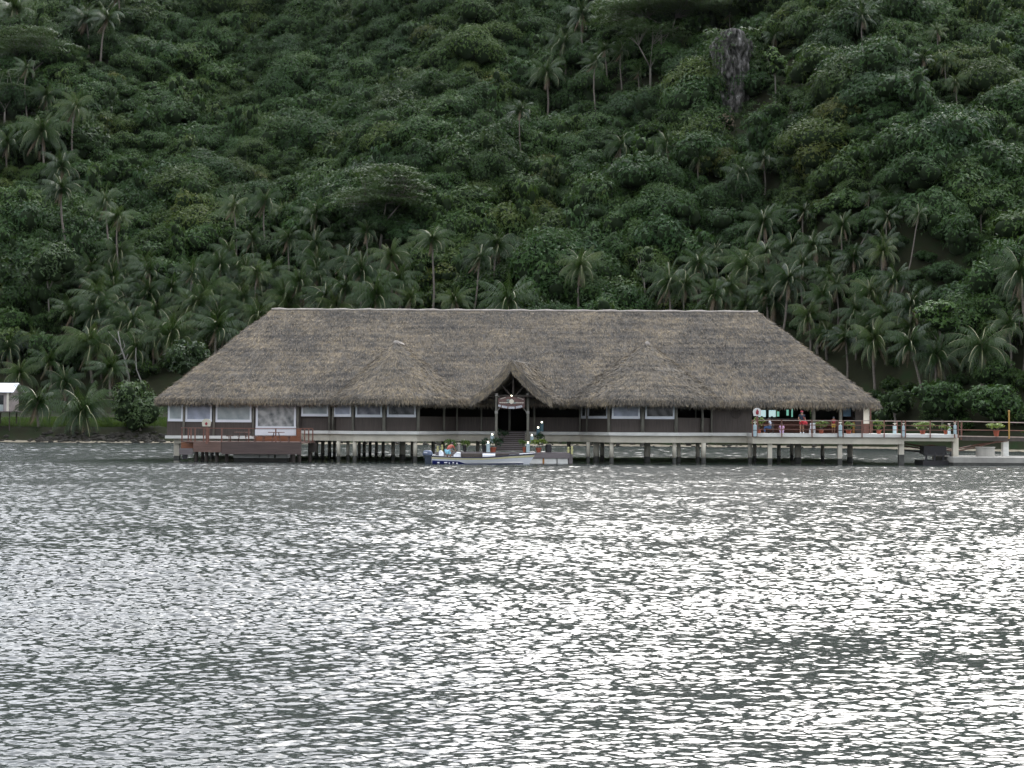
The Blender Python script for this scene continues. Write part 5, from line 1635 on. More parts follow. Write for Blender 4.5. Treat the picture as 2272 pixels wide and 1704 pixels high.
for wd, dx, dy, w_, rz in (('TE', -26.5, 6.8, 5.5, R(-14)), ('TIARE', -15.5, 9.3, 12, R(-9)), ('BEACH', 0, 11.0, 13.5, 0), ('RESORT', 16.5, 9.0, 14.5, R(12))):
    cx_, cz_ = sp(dx, dy); p = MB()
    u = Vector((math.cos(rz), 0, math.sin(rz))); v = Vector((-math.sin(rz), 0, math.cos(rz))); c = Vector((cx_, YS - .055, cz_))
    q = [c - u * w_ * k / 2 - v * .075, c + u * w_ * k / 2 - v * .075, c + u * w_ * k / 2 + v * .075, c - u * w_ * k / 2 + v * .075]
    q += [a + Vector((0, .012, 0)) for a in q]
    p.add(q, [(0, 1, 2, 3), (7, 6, 5, 4), (0, 4, 5, 1), (1, 5, 6, 2), (2, 6, 7, 3), (3, 7, 4, 0)])
    pl = p.build('name_plate', M['white'], S_)
    text_mesh(wd, 0.14, letm, S_, c - Vector((0, .006, 0)), rz)
st_ = MB()
for (a, b, c, d, w_) in ((-25, -8, -13, -12, 1.3), (13, -12, 27, -7, 1.3), (-27, 0, -8.5, 0, 2.2), (9.5, 0, 28, 0, 2.2)):
    for i in range(9):
        t0, t1 = i / 9, (i + .72) / 9
        x0_, z0_ = sp(a + (c - a) * t0, b + (d - b) * t0); x1_, z1_ = sp(a + (c - a) * t1, b + (d - b) * t1)
        st_.bar((x0_, YS - .05, z0_), (x1_, YS - .05, z1_), .012, w_ * k * (.8 + .3 * (i % 2)))
st_.build('painted_stroke', M['shell'], S_)
fw_ = MB(); cx_, cz_ = sp(0, -2.5)
for i in range(6):
    t = i * math.pi / 3 + .3; fw_.ball((cx_ + .11 * math.cos(t), YS - .06, cz_ + .11 * math.sin(t)), .085, 8, 1, .3, 1)
fw_.ball((cx_, YS - .075, cz_), .05, 8, 1, .4, 1)
fw_.build('flower_emblem', M['shell'], S_)
lf = MB()
for s, t in ((-1, -.5), (1, -.9), (-1, .9)):
    c = Vector((cx_ + s * .26, YS - .055, cz_ + .12 * t)); lf.add([c + Vector((-.16, 0, 0)), c + Vector((0, 0, -.06)), c + Vector((.16, 0, .02)), c + Vector((0, 0, .07))], [(0, 1, 2, 3)])
lf.build('emblem_leaf', simple('sage_paint', (0.28, 0.36, 0.32), .6, .1), S_)
br = MB()
for s in (-1, 1):
    for a, b in ((12, 22), (-12, -18)):
        x0_, z0_ = sp(s * 27, a); x1_, z1_ = sp(s * 33.5, b); br.tube([(x0_, YS, z0_), (x1_, YS + .2, z1_)], .025, 6)
br.build('bracket', M['greyconc'], S_)

def tiki_sign(px, py, w, h, Y, label, pole_to, warm=False):
    k = Y / 3300; c = at(px, py, Y); t = thing('round_sign', label, 'sign', c, 'white plaques with a red carved figure')
    out = []
    for i in range(17):
        a = math.pi * (-.12 + 1.24 * i / 16); out.append((c.x + w * k / 2 * math.cos(a), c.z + h * k * .5 * math.sin(a) * 1.0))
    zb = c.z - h * k * .5
    out = [(c.x + w * k * .42, zb)] + out + [(c.x - w * k * .42, zb)]
    n = len(out); m = MB()
    m.add([(x, Y - .04, z) for x, z in out] + [(x, Y + .04, z) for x, z in out], [tuple(range(n - 1, -1, -1)), tuple(range(n, 2 * n))] + [(i, (i + 1) % n, n + (i + 1) % n, n + i) for i in range(n)])
    m.build('plaque', simple('cream_plaque', (0.60, 0.57, 0.46) if warm else (0.74, 0.73, 0.70), .6, .12), t)
    f = MB(); s_ = h * k
    for dx, dz, r in ((0, .17, .14), (.02, .0, .17), (0, -.2, .19), (-.12, -.02, .08), (.13, .05, .07), (0, .33, .07)):
        f.ball((c.x + dx * s_, Y - .06, c.z + dz * s_ * (.8 if not warm else .5) - (.12 * s_ if warm else 0)), r * s_ * (1 if not warm else .75), 8, 1, .25, 1)
    f.build('red_figure', simple('red_paint', (0.28, 0.02, 0.035), .5, .15), t)
    p = MB(); p.box(c.x - .07, c.x + .09, Y + .05, Y + .15, pole_to, c.z); p.build('post', M['railwood'], t)
tiki_sign(1680, 914, 19, 18, 113.2, 'round white plaque with a red figure at the left corner of the terrace', ZF)
tiki_sign(458, 937.5, 20, 17, 110.9, 'beige dome shaped plaque with a red figure above the sun deck rail', za(458, 985, 110.9), True)

# ---------------------------------------------------------------- sun deck on the left
YK = 110.4
ZK = za(580, 981, YK)
K_ = thing('sun_deck', 'low reddish wooden sun deck with railing in front of the left wing', 'deck', (xa(540, YK), YK, 0))
c0, c1, c2 = xa(430, 112.6), xa(492, YK), xa(669, YK)
floor = [(xa(402, 114.6), 114.6), (c0, 112.6), (c1, YK), (c2, YK), (xa(700, 114.2), 114.2), (xa(700, 116.0), 116.0), (xa(402, 116.0), 116.0)]
m = MB(); m.prism(floor, ZK - .08, ZK - .0); m.build('deck_floor', M['deckwood'], K_)
zb1 = za(580, 1007.5, YK)
m = MB(); m.bar((c1, YK - .03, (ZK + zb1) / 2), (c2, YK - .03, (ZK + zb1) / 2), .05, ZK - zb1 + .02); f1 = m.build('fascia', M['darkdeck'] if 'darkdeck' in M else M['greywood'], K_)
m = MB(); zb2 = za(460, 1003, 111.5); m.bar((c0, 112.57, (ZK + zb2) / 2), (c1 - .03, YK + .0, (ZK + zb2) / 2), .05, ZK - zb2); m.build('fascia', M['deckwood'], K_)
zt3, zb3 = za(415, 994.5, 112.6), za(415, 1008.5, 112.6)
m = MB(); m.box(xa(399, 112.6), xa(430, 112.6) - .03, 112.4, 112.45, zb3, zt3); m.box(xa(399, 112.6), xa(430, 112.6) - .03, 112.45, 114.4, zb3 + .1, zb3 + .15); m.build('step_fascia', M['greywood'], K_)
m = MB(); m.box(xa(402, 114.0), xa(430, 114.0), 114.0, 114.05, za(415, 995, 114), ZK - .085); m.build('step_riser', M['orangewood'], K_)
m = MB(); zb4 = za(685, 1003, 114); m.box(c2 + .06, xa(703, 114), 114.0, 114.06, zb4, ZK - .09); m.build('fascia', M['darkwood'], K_)
m = MB(); m.box(xa(405, 112.5), xa(409, 112.5) + .2, 112.5, 112.8, .15, zb3 - .003); m.build('hanging_fender', M['black'], K_)
for px, wp_, Y in ((436, 9, 113.0), (450, 7, 114), (459, 8, 112.2), (482, 8, 111.6), (504, 8, 111.6), (650, 12, 111.5), (664, 10, 112), (688, 8, 114.4), (530, 8, 114.5), (575, 8, 114.5), (620, 8, 114.5)):
    x = xa(px, Y); r = wp_ * Y / 6600; m = MB(); m.tube([(x, Y, -1.5), (x, Y, ZK - .085)], [r, r], 10); m.build('deck_pile', M['darkwood'], K_, smooth=True)
zrl = za(560, 950.5, YK)
def rl(pts, zz):
    m = MB()
    for a, b in zip(pts, pts[1:]): m.bar((a[0], a[1], zz), (b[0], b[1], zz), .05, .06)
    m.build('rail', M['railwood'], K_)
front = [(xa(402, 114.5), 114.5), (c0, 112.6), (c1, YK + .02), (c2, YK + .02)]
rl(front, zrl)
rl([(xa(402, 114.5), 114.5), (xa(402, 115.9), 115.9)], zrl)
for px, Y in ((404, 114.4), (418, 113.6), (424, 113.2), (433, 112.55), (452, 111.9), (463, 111.5), (492, YK + .05), (552, YK + .05), (612, YK + .05), (667, YK + .05)):
    m = MB(); x = xa(px, Y); m.box(x - .045, x + .045, Y - .04, Y + .04, ZK, zrl - .03); m.build('rail_post', M['railwood'], K_)
m = MB(); m.bar((xa(668, 113.9), 113.9, zrl), (xa(694, 113.9), 113.9, zrl), .05, .06); m.build('rail', M['railwood'], K_)
for px in (676, 685, 694):
    m = MB(); x = xa(px, 113.9); m.box(x - .045, x + .045, 113.86, 113.94, ZK, zrl - .03); m.build('rail_post', M['railwood'], K_)

def picnic(px, Y, label):
    k = Y / 3300; x = xa(px, Y); z1 = za(px, 958.5, Y); t = thing('deck_table', label, 'table', (x, Y, ZK), 'wooden tables on the sun deck')
    m = MB(); m.prism([(x + .62 * math.cos(a), Y + .62 * math.sin(a)) for a in np.linspace(0, 2 * math.pi, 7)[:-1]], z1 - .05, z1); m.build('table_top', M['deckwood'], t)
    for s in (-1, 1):
        m = MB(); m.bar((x + s * .18, Y, z1 - .051), (x + s * .32, Y, ZK), .06, .06, up=(0, 1, 0)); m.build('leg', M['deckwood'], t)
        m = MB(); m.bar((x + s * .3, Y - .25, z1 - .33), (x + s * .3, Y + .25, z1 - .33), .05, .05); m.build('brace', M['deckwood'], t)
        m = MB(); m.box(x + s * .95 - .2, x + s * .95 + .2, Y - .4, Y + .4, z1 - .33, z1 - .28); bs = m.build('bench', M['deckwood'], t)
        for q in (-1, 1):
            m = MB(); m.box(x + s * .95 - .03, x + s * .95 + .03, Y + q * .3 - .03, Y + q * .3 + .03, ZK, z1 - .331); m.build('bench_leg', M['deckwood'], bs)
picnic(538, 111.8, 'wooden table with benches on the left part of the sun deck, before the brown wall')
picnic(613, 111.8, 'wooden table with benches on the sun deck in front of the big white framed window')

fb = thing('pontoon', 'low cream concrete pontoon floating under the sun deck', 'pontoon', (xa(580, 112.5), 112.5, 0))
for a, b in ((518, 576), (578, 596), (598, 608), (612, 639)):
    m = MB(); m.box(xa(a, 112.2), xa(b, 112.2), 112.2, 113.6, .28, za(580, 1008, 112.2)); m.build('block', M['slab'], fb)
m = MB(); m.box(xa(519, 112.4), xa(638, 112.4), 112.5, 113.4, -.4, .278); m.build('keel', M['wetconc'], fb)

# ---------------------------------------------------------------- motor boat
YB = 108.6
kb = YB / 3300.0
def bx_(px): return xa(px, YB, 1015)
def bz(py, px=1060): return za(px, py, YB)
BO = thing('motor_boat', 'white open motor boat with yellow stripe and blue waterline moored at the landing stage', 'boat', (bx_(1070), YB, 0))
xs_ = np.linspace(0, 1, 25)
x_s, x_b = bx_(959), bx_(1189)
def shp(t):
    x = x_s + (x_b - x_s) * t
    hw = 0.82 * (1 - max(0, (t - .45) / .55) ** 2.2) + 0.02
    zs = bz(1011 + 3.0 * math.sin(min(1, t / .75) * math.pi) * 1.0 - 6.0 * max(0, (t - .45) / .55) ** 1.7)
    zk = -0.18 + 0.0 * t
    return x, hw, zs, zk
def section(t):
    x, hw, zs, zk = shp(t)
    ov = 0.62 * max(0, (t - .8) / .2) ** 1.5    # raked stem
    pts = []
    for a, b in ((1.0, 1.0), (0.985, .80), (0.95, .62), (0.90, .42), (0.80, .24), (0.45, .06), (0.0, 0.0)):
        z = zk + (zs - zk) * b
        pts.append((x - ov * (1 - b), YB - hw * a * (1 if b > .5 else (1 - .25 * t)), z))
    return pts
secs = [section(t) for t in xs_]
def loft(rows, thick=0.0):
    mb = MB(); n = len(rows[0]); vs = [p for r_ in rows for p in r_]
    mb.add(vs, [(i * n + j, i * n + j + 1, (i + 1) * n + j + 1, (i + 1) * n + j) for i in range(len(rows) - 1) for j in range(n - 1)])
    return mb
h = MB(); full = [s + [(p[0], 2 * YB - p[1], p[2]) for p in s[::-1][1:]] for s in secs]
n = len(full[0]); vs = [p for r_ in full for p in r_]
fs = [(i * n + j, (i + 1) * n + j, (i + 1) * n + j + 1, i * n + j + 1) for i in range(len(full) - 1) for j in range(n - 1)]
fs += [tuple(range(n))]
h.add(vs, fs)
hull = h.build('hull', M['white'], BO, smooth=True)
sol = MB(); rows = [[(s[0][0], YB - shp(t)[1] * .86, shp(t)[3] + .30), (s[0][0], YB + shp(t)[1] * .86, shp(t)[3] + .30)] for s, t in zip(secs[:-3], xs_[:-3])]
sol = loft(rows); sol.build('sole', M['shell'], BO)
def strip(b0, b1, name, mat, t0=0, t1=1, off=.012, rows_n=6):
    mb = MB(); rows = []
    for t in np.linspace(t0, t1, 60):
        x, hw, zs, zk = shp(t); ov = 0.62 * max(0, (t - .8) / .2) ** 1.5
        rr = []
        lo = b0(t) if callable(b0) else b0; hi = b1(t) if callable(b1) else b1
        bs = sorted(set([lo, hi] + [q for q in (.06, .24, .42, .62, .80) if lo < q < hi]))
        bs = [float(np.interp(q, np.linspace(0, 1, len(bs)), bs)) for q in np.linspace(0, 1, rows_n)]
        for b in bs:
            kn = [0, .06, .24, .42, .62, .80, 1.0]; hv = [0, .45 * (1 - .25 * t), .80 * (1 - .25 * t), .90 * (1 - .25 * t), .95, .985, 1.0]
            a = np.interp(b, kn, hv)
            rr.append((x - ov * (1 - b), YB - hw * a - off, zk + (zs - zk) * b))
        rows.append(rr)
    n = rows_n; vs = [p for r_ in rows for p in r_]
    fs = [(i * n + j, (i + 1) * n + j, (i + 1) * n + j + 1, i * n + j + 1) for i in range(len(rows) - 1) for j in range(n - 1)]
    m_ = len(vs)
    vs += [(p[0], p[1] + off * .8, p[2]) for r_ in rows for p in (r_[0], r_[-1])]
    for i in range(len(rows) - 1):
        fs += [(i * n, m_ + i * 2, m_ + (i + 1) * 2, (i + 1) * n), (i * n + n - 1, (i + 1) * n + n - 1, m_ + (i + 1) * 2 + 1, m_ + i * 2 + 1)]
    mb.add(vs, fs); return mb.build(name, mat, BO)
navy = simple('navy_paint', (0.02, 0.03, 0.16), .4, .1)
strip(.90, 1.02, 'gunwale', simple('dark_gunwale', (0.035, 0.035, 0.06), .5, .2), off=.05)
strip(.74, .885, 'rub_stripe', simple('pale_yellow_stripe', (0.62, 0.58, 0.36), .5, .12), off=.035)
strip(.14, lambda t: .58 - .24 * smooth(.24, .34, t) - .06 * t, 'blue_bottom_band', navy, 0.005, .90, off=.02)
lt = MB()
for (a, b, z0_, z1_) in ((.055, .075, .33, .45), (.12, .15, .36, .46), (.165, .175, .30, .44), (.20, .215, .34, .47), (.235, .25, .30, .42)):
    x, hw, zs, zk = shp((a + b) / 2); X0, X1 = shp(a)[0], shp(b)[0]
    lt.box(X0, X1, YB - hw * .93 - .05, YB - hw * .90 - .018, zk + (zs - zk) * z0_, zk + (zs - zk) * z1_)
lt.build('white_mark', M['white'], BO)
def wedge(px0, px1, py0, py1, mat, name, y0, y1, slope=1):
    m = MB(); a, b = bx_(px0), bx_(px1); z0_, z1_ = bz(py0 + 4), bz(py1)
    out = [(a, z0_), (b, z0_), (b, z1_ + (z0_ - z1_) * (.0 if slope > 0 else .35)), ((a + b) / 2, z1_ + .04), (a, z1_ + (z0_ - z1_) * (.35 if slope > 0 else 0))]
    n = 5; m.add([(x, y0, z) for x, z in out] + [(x, y1, z) for x, z in out], [(0, 1, 2, 3, 4), (9, 8, 7, 6, 5)] + [(i, n + i, n + (i + 1) % n, (i + 1) % n) for i in range(n)])
    return m.build(name, mat, BO, bevel=.02)
wedge(974.5, 984, 1012, 1001, M['white'], 'seat', YB - .55, YB + .5, -1)
wedge(1007, 1022, 1013.5, 1004.5, M['white'], 'seat', YB - .6, YB + .5, 1)
m = MB(); m.tube([(bx_(1071), YB - .55, bz(1010.5)), (bx_(1099), YB - .55, bz(1010.5))], .15, 14); m.build('bolster', M['white'], BO, smooth=False)
m = MB(); m.box(bx_(1023), bx_(1130), YB - .2, YB + .6, bz(1014), bz(1006)); m.build('dark_cover', M['darkwood'], BO, bevel=.04)
m = MB(); a = [shp(t) for t in (.84, .9, .96, .995)]; rows = [[(q[0], YB - q[1] * .9, q[2] + .015), (q[0], YB, q[2] + .05), (q[0], YB + q[1] * .9, q[2] + .015)] for q in a]
loft(rows).build('bow_deck', M['white'], BO)
# outboard
OB = MB(); mx, mz = bx_(949), bz(1006)
OB = MB(); prof = [(.30, 0), (.33, .10), (.31, .26), (.24, .36), (.10, .39)]
OB.lathe((mx, YB, bz(1011.5)), prof, 16)
mt = MB(); mt.add([(mx + (q[0] - mx) * 1.12, YB + (q[1] - YB) * .7, q[2]) for q in OB.v], OB.f)
cw = mt.build('outboard_cowling', simple('blue_grey_cowling', (0.10, 0.13, 0.20), .35, .1, coat=.3), BO, smooth=True)
m = MB(); m.box(mx - .27, mx - .02, YB - .262, YB - .235, bz(1005.5), bz(1004)); m.build('white_label', M['white'], cw)
m = MB(); m.add([(mx - .24, YB - .13, bz(1012)), (mx + .26, YB - .13, bz(1012)), (mx + .26, YB + .13, bz(1012)), (mx - .24, YB + .13, bz(1012)), (mx - .14, YB - .1, -.5), (mx + .18, YB - .1, -.5), (mx + .18, YB + .1, -.5), (mx - .14, YB + .1, -.5)],
      [(0, 1, 2, 3), (7, 6, 5, 4), (0, 4, 5, 1), (1, 5, 6, 2), (2, 6, 7, 3), (3, 7, 4, 0)]); m.build('outboard_leg', simple('dark_blue_grey', (0.035, 0.05, 0.075), .45, .1), BO)
m = MB(); m.tube([(mx + .25, YB, bz(1009)), (bx_(966), YB, bz(1009.5))], .03, 6); m.build('clamp_bracket', M['metal'], BO)

# ---------------------------------------------------------------- people
SKIN = [simple('brown_skin', (0.22, 0.115, 0.07), .55, .08), simple('tan_skin', (0.34, 0.19, 0.12), .55, .08)]
HAIR = simple('black_hair', (0.012, 0.010, 0.010), .6, .2)
BASE = dict(pelvis=((0, 0, .96), .125), waist=((0, 0, 1.10), .115), chest=((0, 0, 1.30), .145), neck=((0, 0, 1.46), .055), head=((0, .01, 1.55), .078), crown=((0, .0, 1.645), .085), nose=((0, .105, 1.585), .016),
  shL=((-.18, 0, 1.41), .055), elL=((-.23, -.01, 1.14), .042), wrL=((-.25, .04, .90), .030), paL=((-.255, .06, .83), .036), shR=((.18, 0, 1.41), .055), elR=((.23, -.01, 1.14), .042), wrR=((.25, .04, .90), .030), paR=((.255, .06, .83), .036),
  hiL=((-.095, 0, .90), .095), knL=((-.105, .02, .50), .062), anL=((-.11, -.01, .09), .042), toL=((-.12, .15, .035), .034), hiR=((.095, 0, .90), .095), knR=((.105, .02, .50), .062), anR=((.11, -.01, .09), .042), toR=((.12, .15, .035), .034))
EDG = [('pelvis', 'waist'), ('waist', 'chest'), ('chest', 'neck'), ('neck', 'head'), ('head', 'crown'), ('head', 'nose'), ('chest', 'shL'), ('shL', 'elL'), ('elL', 'wrL'), ('wrL', 'paL'), ('chest', 'shR'), ('shR', 'elR'), ('elR', 'wrR'), ('wrR', 'paR'),
       ('pelvis', 'hiL'), ('hiL', 'knL'), ('knL', 'anL'), ('anL', 'toL'), ('pelvis', 'hiR'), ('hiR', 'knR'), ('knR', 'anR'), ('anR', 'toR')]
def skin_mesh(nodes, edges, root, name, mat):
    keys = list(nodes); me = bpy.data.meshes.new(name)
    me.from_pydata([tuple(nodes[q][0]) for q in keys], [(keys.index(a), keys.index(b)) for a, b in edges], [])
    o = bpy.data.objects.new('tmp', me); COL.objects.link(o)
    sk = o.modifiers.new('s', 'SKIN'); sk.use_smooth_shade = True
    lay = me.skin_vertices[0].data
    for i, q in enumerate(keys):
        r = nodes[q][1]; lay[i].radius = (r, r); lay[i].use_root = (q == root)
    ss = o.modifiers.new('u', 'SUBSURF'); ss.levels = 1; ss.render_levels = 1
    dg = bpy.context.evaluated_depsgraph_get(); out = bpy.data.meshes.new_from_object(o.evaluated_get(dg)); bpy.data.objects.remove(o)
    out.name = name; out.materials.clear(); out.materials.append(mat)
    return out
def person(label, base, face, scale, pose, skin, top, bottom, hat=None, shoes=None, long_legs=False, skirt=False, name='person', sleeves=True, group=None):
    """base: ground point; face: heading in degrees (0 = away from the camera, 180 = towards it)"""
    N = {k_: (Vector(v[0]), v[1]) for k_, v in BASE.items()}
    for k_, v in pose.items(): N[k_] = (Vector(v), N[k_][1])
    E = list(EDG)
    for s in 'LR':
        wr_, pa = N['wr' + s][0], N['pa' + s][0]; d = (pa - wr_).normalized(); side = d.cross(Vector((0, 1, 0.2))).normalized(); nn = side.cross(d)
        for i, (o_, l) in enumerate(((-.027, .060), (-.009, .072), (.009, .068), (.027, .052))):
            p0 = pa + d * .035 + side * o_; p1 = p0 + d * l * .55 + nn * .008; p2 = p1 + (d * .7 + nn * .6).normalized() * l * .5
            N[f'f{s}{i}a'] = (p0, .010); N[f'f{s}{i}b'] = (p1, .009); N[f'f{s}{i}c'] = (p2, .007)
            E += [('pa' + s, f'f{s}{i}a'), (f'f{s}{i}a', f'f{s}{i}b'), (f'f{s}{i}b', f'f{s}{i}c')]
        th = pa - d * .01 + side * (.04 if s == 'L' else -.04)
        N[f't{s}a'] = (th, .011); N[f't{s}b'] = (th + d * .045 + side * (.012 if s == 'L' else -.012), .008)
        E += [('pa' + s, f't{s}a'), (f't{s}a', f't{s}b')]
    root = thing(name, label, 'person', base, group)
    MT = Matrix.Rotation(R(-face), 4, 'Z') @ Matrix.Scale(scale, 4)
    def put(me, nm):
        me.transform(MT); o = link_mesh(nm, me, root); return o
    put(skin_mesh(N, E, 'pelvis', 'body', skin), 'body')
    def sub(keys, grow, nm, mat, rt, extra=None):
        S = {k_: (N[k_][0], N[k_][1] + grow) for k_ in keys}
        if extra:
            for k_, v in extra.items(): S[k_] = v
        E2 = [(a, b) for a, b in EDG if a in S and b in S]
        if extra:
            for k_ in extra: E2.append((k_[:-1], k_))
        put(skin_mesh(S, E2, rt, nm, mat), nm)
    ex = {}
    if sleeves:
        for s in 'LR': ex['sh' + s + '*'] = (N['sh' + s][0].lerp(N['el' + s][0], .65), .062)
    sub(['pelvis', 'waist', 'chest', 'shL', 'shR'], .022, 'shirt', top, 'chest', ex)
    fr = .92 if long_legs else .45
    ex = {}
    for s in 'LR':
        q = N['an' + s][0] if long_legs else N['kn' + s][0]
        if long_legs: pass
        else: ex['hi' + s + '*'] = (N['hi' + s][0].lerp(N['kn' + s][0], .72), .088)
    keys = ['pelvis', 'hiL', 'hiR'] + (['knL', 'knR', 'anL', 'anR'] if long_legs else [])
    sub(keys, .02, 'skirt' if skirt else 'trousers', bottom, 'pelvis', ex)
    def ell(c, r, sx, sy, sz, nm, mat):
        m = MB(); m.ball((c.x, c.y, c.z), r, 12, sx, sy, sz)
        me = bpy.data.meshes.new(nm); me.from_pydata(m.v, [], m.f); me.materials.append(mat)
        me.polygons.foreach_set('use_smooth', [True] * len(me.polygons)); put(me, nm)
    hd = N['head'][0].lerp(N['crown'][0], .6); fw = (N['nose'][0] - N['head'][0]).normalized(); up = (N['crown'][0] - N['neck'][0]).normalized()
    ell(hd + up * .028 - fw * .018, .108, 1, 1, .98, 'hair', HAIR)
    if hat is not None:
        ell(hd + up * .065, .112, 1.02, 1.05, .68, 'cap', hat)
    for s in (-1, 1):
        sd = up.cross(fw).normalized(); ell(N['head'][0] + up * .055 + fw * .088 + sd * s * .032, .012, 1, 1, 1, 'eye', M['white'])
        ell(N['head'][0] + up * .035 + sd * s * .088, .022, .5, 1, 1.2, 'ear', skin)
    m_ = N['head'][0] + fw * .085 - up * .005
    ell(m_, .018, 1.3, .5, .35, 'mouth', simple('lips', (0.25, .08, .07), .5, .1) if 'lips' not in bpy.data.materials else bpy.data.materials['lips'])
    if shoes is not None:
        for s in 'LR':
            c = N['an' + s][0].lerp(N['to' + s][0], .6); ell(Vector((c.x, c.y, c.z)), .07, .75, 1.6, .7, 'shoe', shoes)
    return root
col = lambda n, c: simple(n, c, .8, .15, 6)
# man bending over in the boat
bf = Vector((bx_(995), YB - .1, .12))
person('person in an orange red shirt and light blue shorts bending over in the motor boat', bf, 28, 1.0,
  dict(pelvis=(0, -.12, .86), waist=(0, .04, 1.02), chest=(0, .24, 1.17), neck=(0, .40, 1.27), head=(0, .48, 1.31), crown=(0, .54, 1.37), nose=(0, .57, 1.26),
       shL=(-.18, .30, 1.22), elL=(-.26, .42, .98), wrL=(-.14, .62, .84), paL=(-.10, .68, .80), shR=(.18, .30, 1.22), elR=(.30, .42, .98), wrR=(.24, .64, .84), paR=(.22, .70, .80),
       hiL=(-.1, -.10, .82), hiR=(.1, -.10, .82), knL=(-.13, .10, .48), knR=(.13, .10, .48), anL=(-.13, -.05, .09), anR=(.13, -.05, .09), toL=(-.14, .11, .035), toR=(.14, .11, .035)),
  SKIN[0], col('orange_red_shirt', (0.36, 0.085, 0.06)), col('light_blue_shorts', (0.22, 0.50, 0.62)))
YT = 114.4
def tb(px, Y=YT): return Vector((xa(px, Y, 962), Y, ZF - .01))
person('standing woman in a red cap, dark top and red skirt on the terrace', tb(1779), 175, 1.0,
  dict(elR=(.27, .05, 1.15), wrR=(.22, .2, .98), paR=(.2, .25, .93), elL=(-.26, -.02, 1.14), wrL=(-.24, .14, .95), paL=(-.23, .2, .90)), SKIN[1], col('dark_top', (0.02, 0.03, 0.05)), col('red_skirt', (0.42, 0.02, 0.03)),
  hat=col('red_cap', (0.40, 0.05, 0.07)), shoes=M['white'], skirt=True)
bag = MB(); q = tb(1786, 114.2); bag.tube([q + Vector((0, 0, .62)), q + Vector((.03, 0, .80)), q + Vector((0, 0, 1.0))], [.16, .19, .05], 10); bag.tube([q + Vector((0, 0, .98)), q + Vector((-.12, .1, 1.3))], .012, 5)
tag(bag.build('red_bag', col('red_cloth', (0.45, 0.03, 0.04)), None, smooth=True, org=q), 'red bag hanging at the hip of the standing woman', 'bag')
person('child in a dark cap, red shirt and yellow shorts standing by the middle bollard', tb(1849.5), 185, .74, {}, SKIN[0], col('red_shirt', (0.26, 0.025, 0.03)), col('yellow_shorts', (0.52, 0.33, 0.04)), hat=col('grey_cap', (0.05, 0.05, 0.07)))
SIT = dict(pelvis=(0, 0, .50), waist=(0, .01, .64), chest=(0, .04, .84), neck=(0, .05, 1.0), head=(0, .07, 1.09), crown=(0, .06, 1.185), nose=(0, .165, 1.12), shL=(-.18, .03, .95), shR=(.18, .03, .95), elL=(-.24, .08, .70), elR=(.24, .08, .70),
           wrL=(-.18, .32, .60), wrR=(.18, .32, .60), paL=(-.17, .39, .60), paR=(.17, .39, .60), hiL=(-.1, .03, .47), hiR=(.1, .03, .47), knL=(-.13, .44, .48), knR=(.13, .44, .48), anL=(-.12, .42, .09), anR=(.12, .42, .09), toL=(-.13, .57, .035), toR=(.13, .57, .035))
person('person in a white shirt and blue jeans sitting by the tall yellowish bush', tb(1709, 114.9), -75, .98, SIT, SKIN[0], col('white_shirt', (0.68, 0.70, 0.78)), col('blue_jeans', (0.06, 0.12, 0.26)), long_legs=True)
SQ = dict(SIT); SQ.update(pelvis=(0, 0, .16), waist=(0, 0, .34), chest=(0, .03, .56), neck=(0, .04, .74), head=(0, .05, .83), crown=(0, .04, .925), nose=(0, .145, .86), shL=(-.18, .02, .67), shR=(.18, .02, .67), elL=(-.26, .1, .45), elR=(.26, .1, .45),
   wrL=(-.22, .3, .36), wrR=(.22, .3, .36), paL=(-.2, .37, .35), paR=(.2, .37, .35), hiL=(-.1, .05, .15), hiR=(.1, .05, .15), knL=(-.18, .35, .42), knR=(.18, .35, .42), anL=(-.16, .42, .07), anR=(.16, .42, .07), toL=(-.17, .56, .035), toR=(.17, .56, .035))
person('child in pink and purple squatting on the terrace floor with back to the camera', tb(1734.5, 114.2), 10, .80, SQ, SKIN[1], col('pink_shirt', (0.62, 0.36, 0.55)), col('purple_shorts', (0.55, 0.40, 0.60)))
DS = [(1690, 128.0, 'dark silhouetted diner in front of the left bright window'), (1702, 129.5, 'dark silhouetted diner between the two bright windows'), (1712.5, 128.2, 'dark silhouetted diner in front of the right bright window')]
for px, Y, lab in DS:
    person(lab, Vector((xa(px, Y), Y, ZF + .12)), 20, 1.0, SIT, SKIN[0], col('dark_shirt', (0.03, 0.03, 0.035)), col('dark_trousers', (0.02, 0.02, 0.03)), long_legs=True, group='diners at the back windows')
def chair(x, Y, z, label, mat, h=.45, group=None, face=1):
    t = thing('chair', label, 'chair', (x, Y, z), group)
    m = MB(); m.box(x - .2, x + .2, Y - .2, Y + .2, z + h - .04, z + h); m.build('seat', mat, t)
    m = MB(); m.box(x - .2, x + .2, Y - .2 * face - .02, Y - .2 * face + .02, z + h + .003, z + h + .42); m.build('backrest', mat, t)
    for a in (-.17, .17):
        for b in (-.17, .17):
            m = MB(); m.box(x + a - .02, x + a + .02, Y + b - .02, Y + b + .02, z, z + h - .041); m.build('leg', mat, t)
q = tb(1802, 114.0); chair(q.x, q.y, q.z, 'small white chair on the terrace left of the wide bright bush', M['white'], .38)
q = tb(1710.5, 115.05); chair(q.x, q.y, q.z, 'low dark stool chair under the person in jeans', M['darkwood'], .37)
for px, Y, lab in DS: chair(xa(px, Y), Y, ZF, 'dark chair under the ' + lab[5:].replace('silhouetted ', ''), M['darkwood'], .50, 'chairs at the back windows')

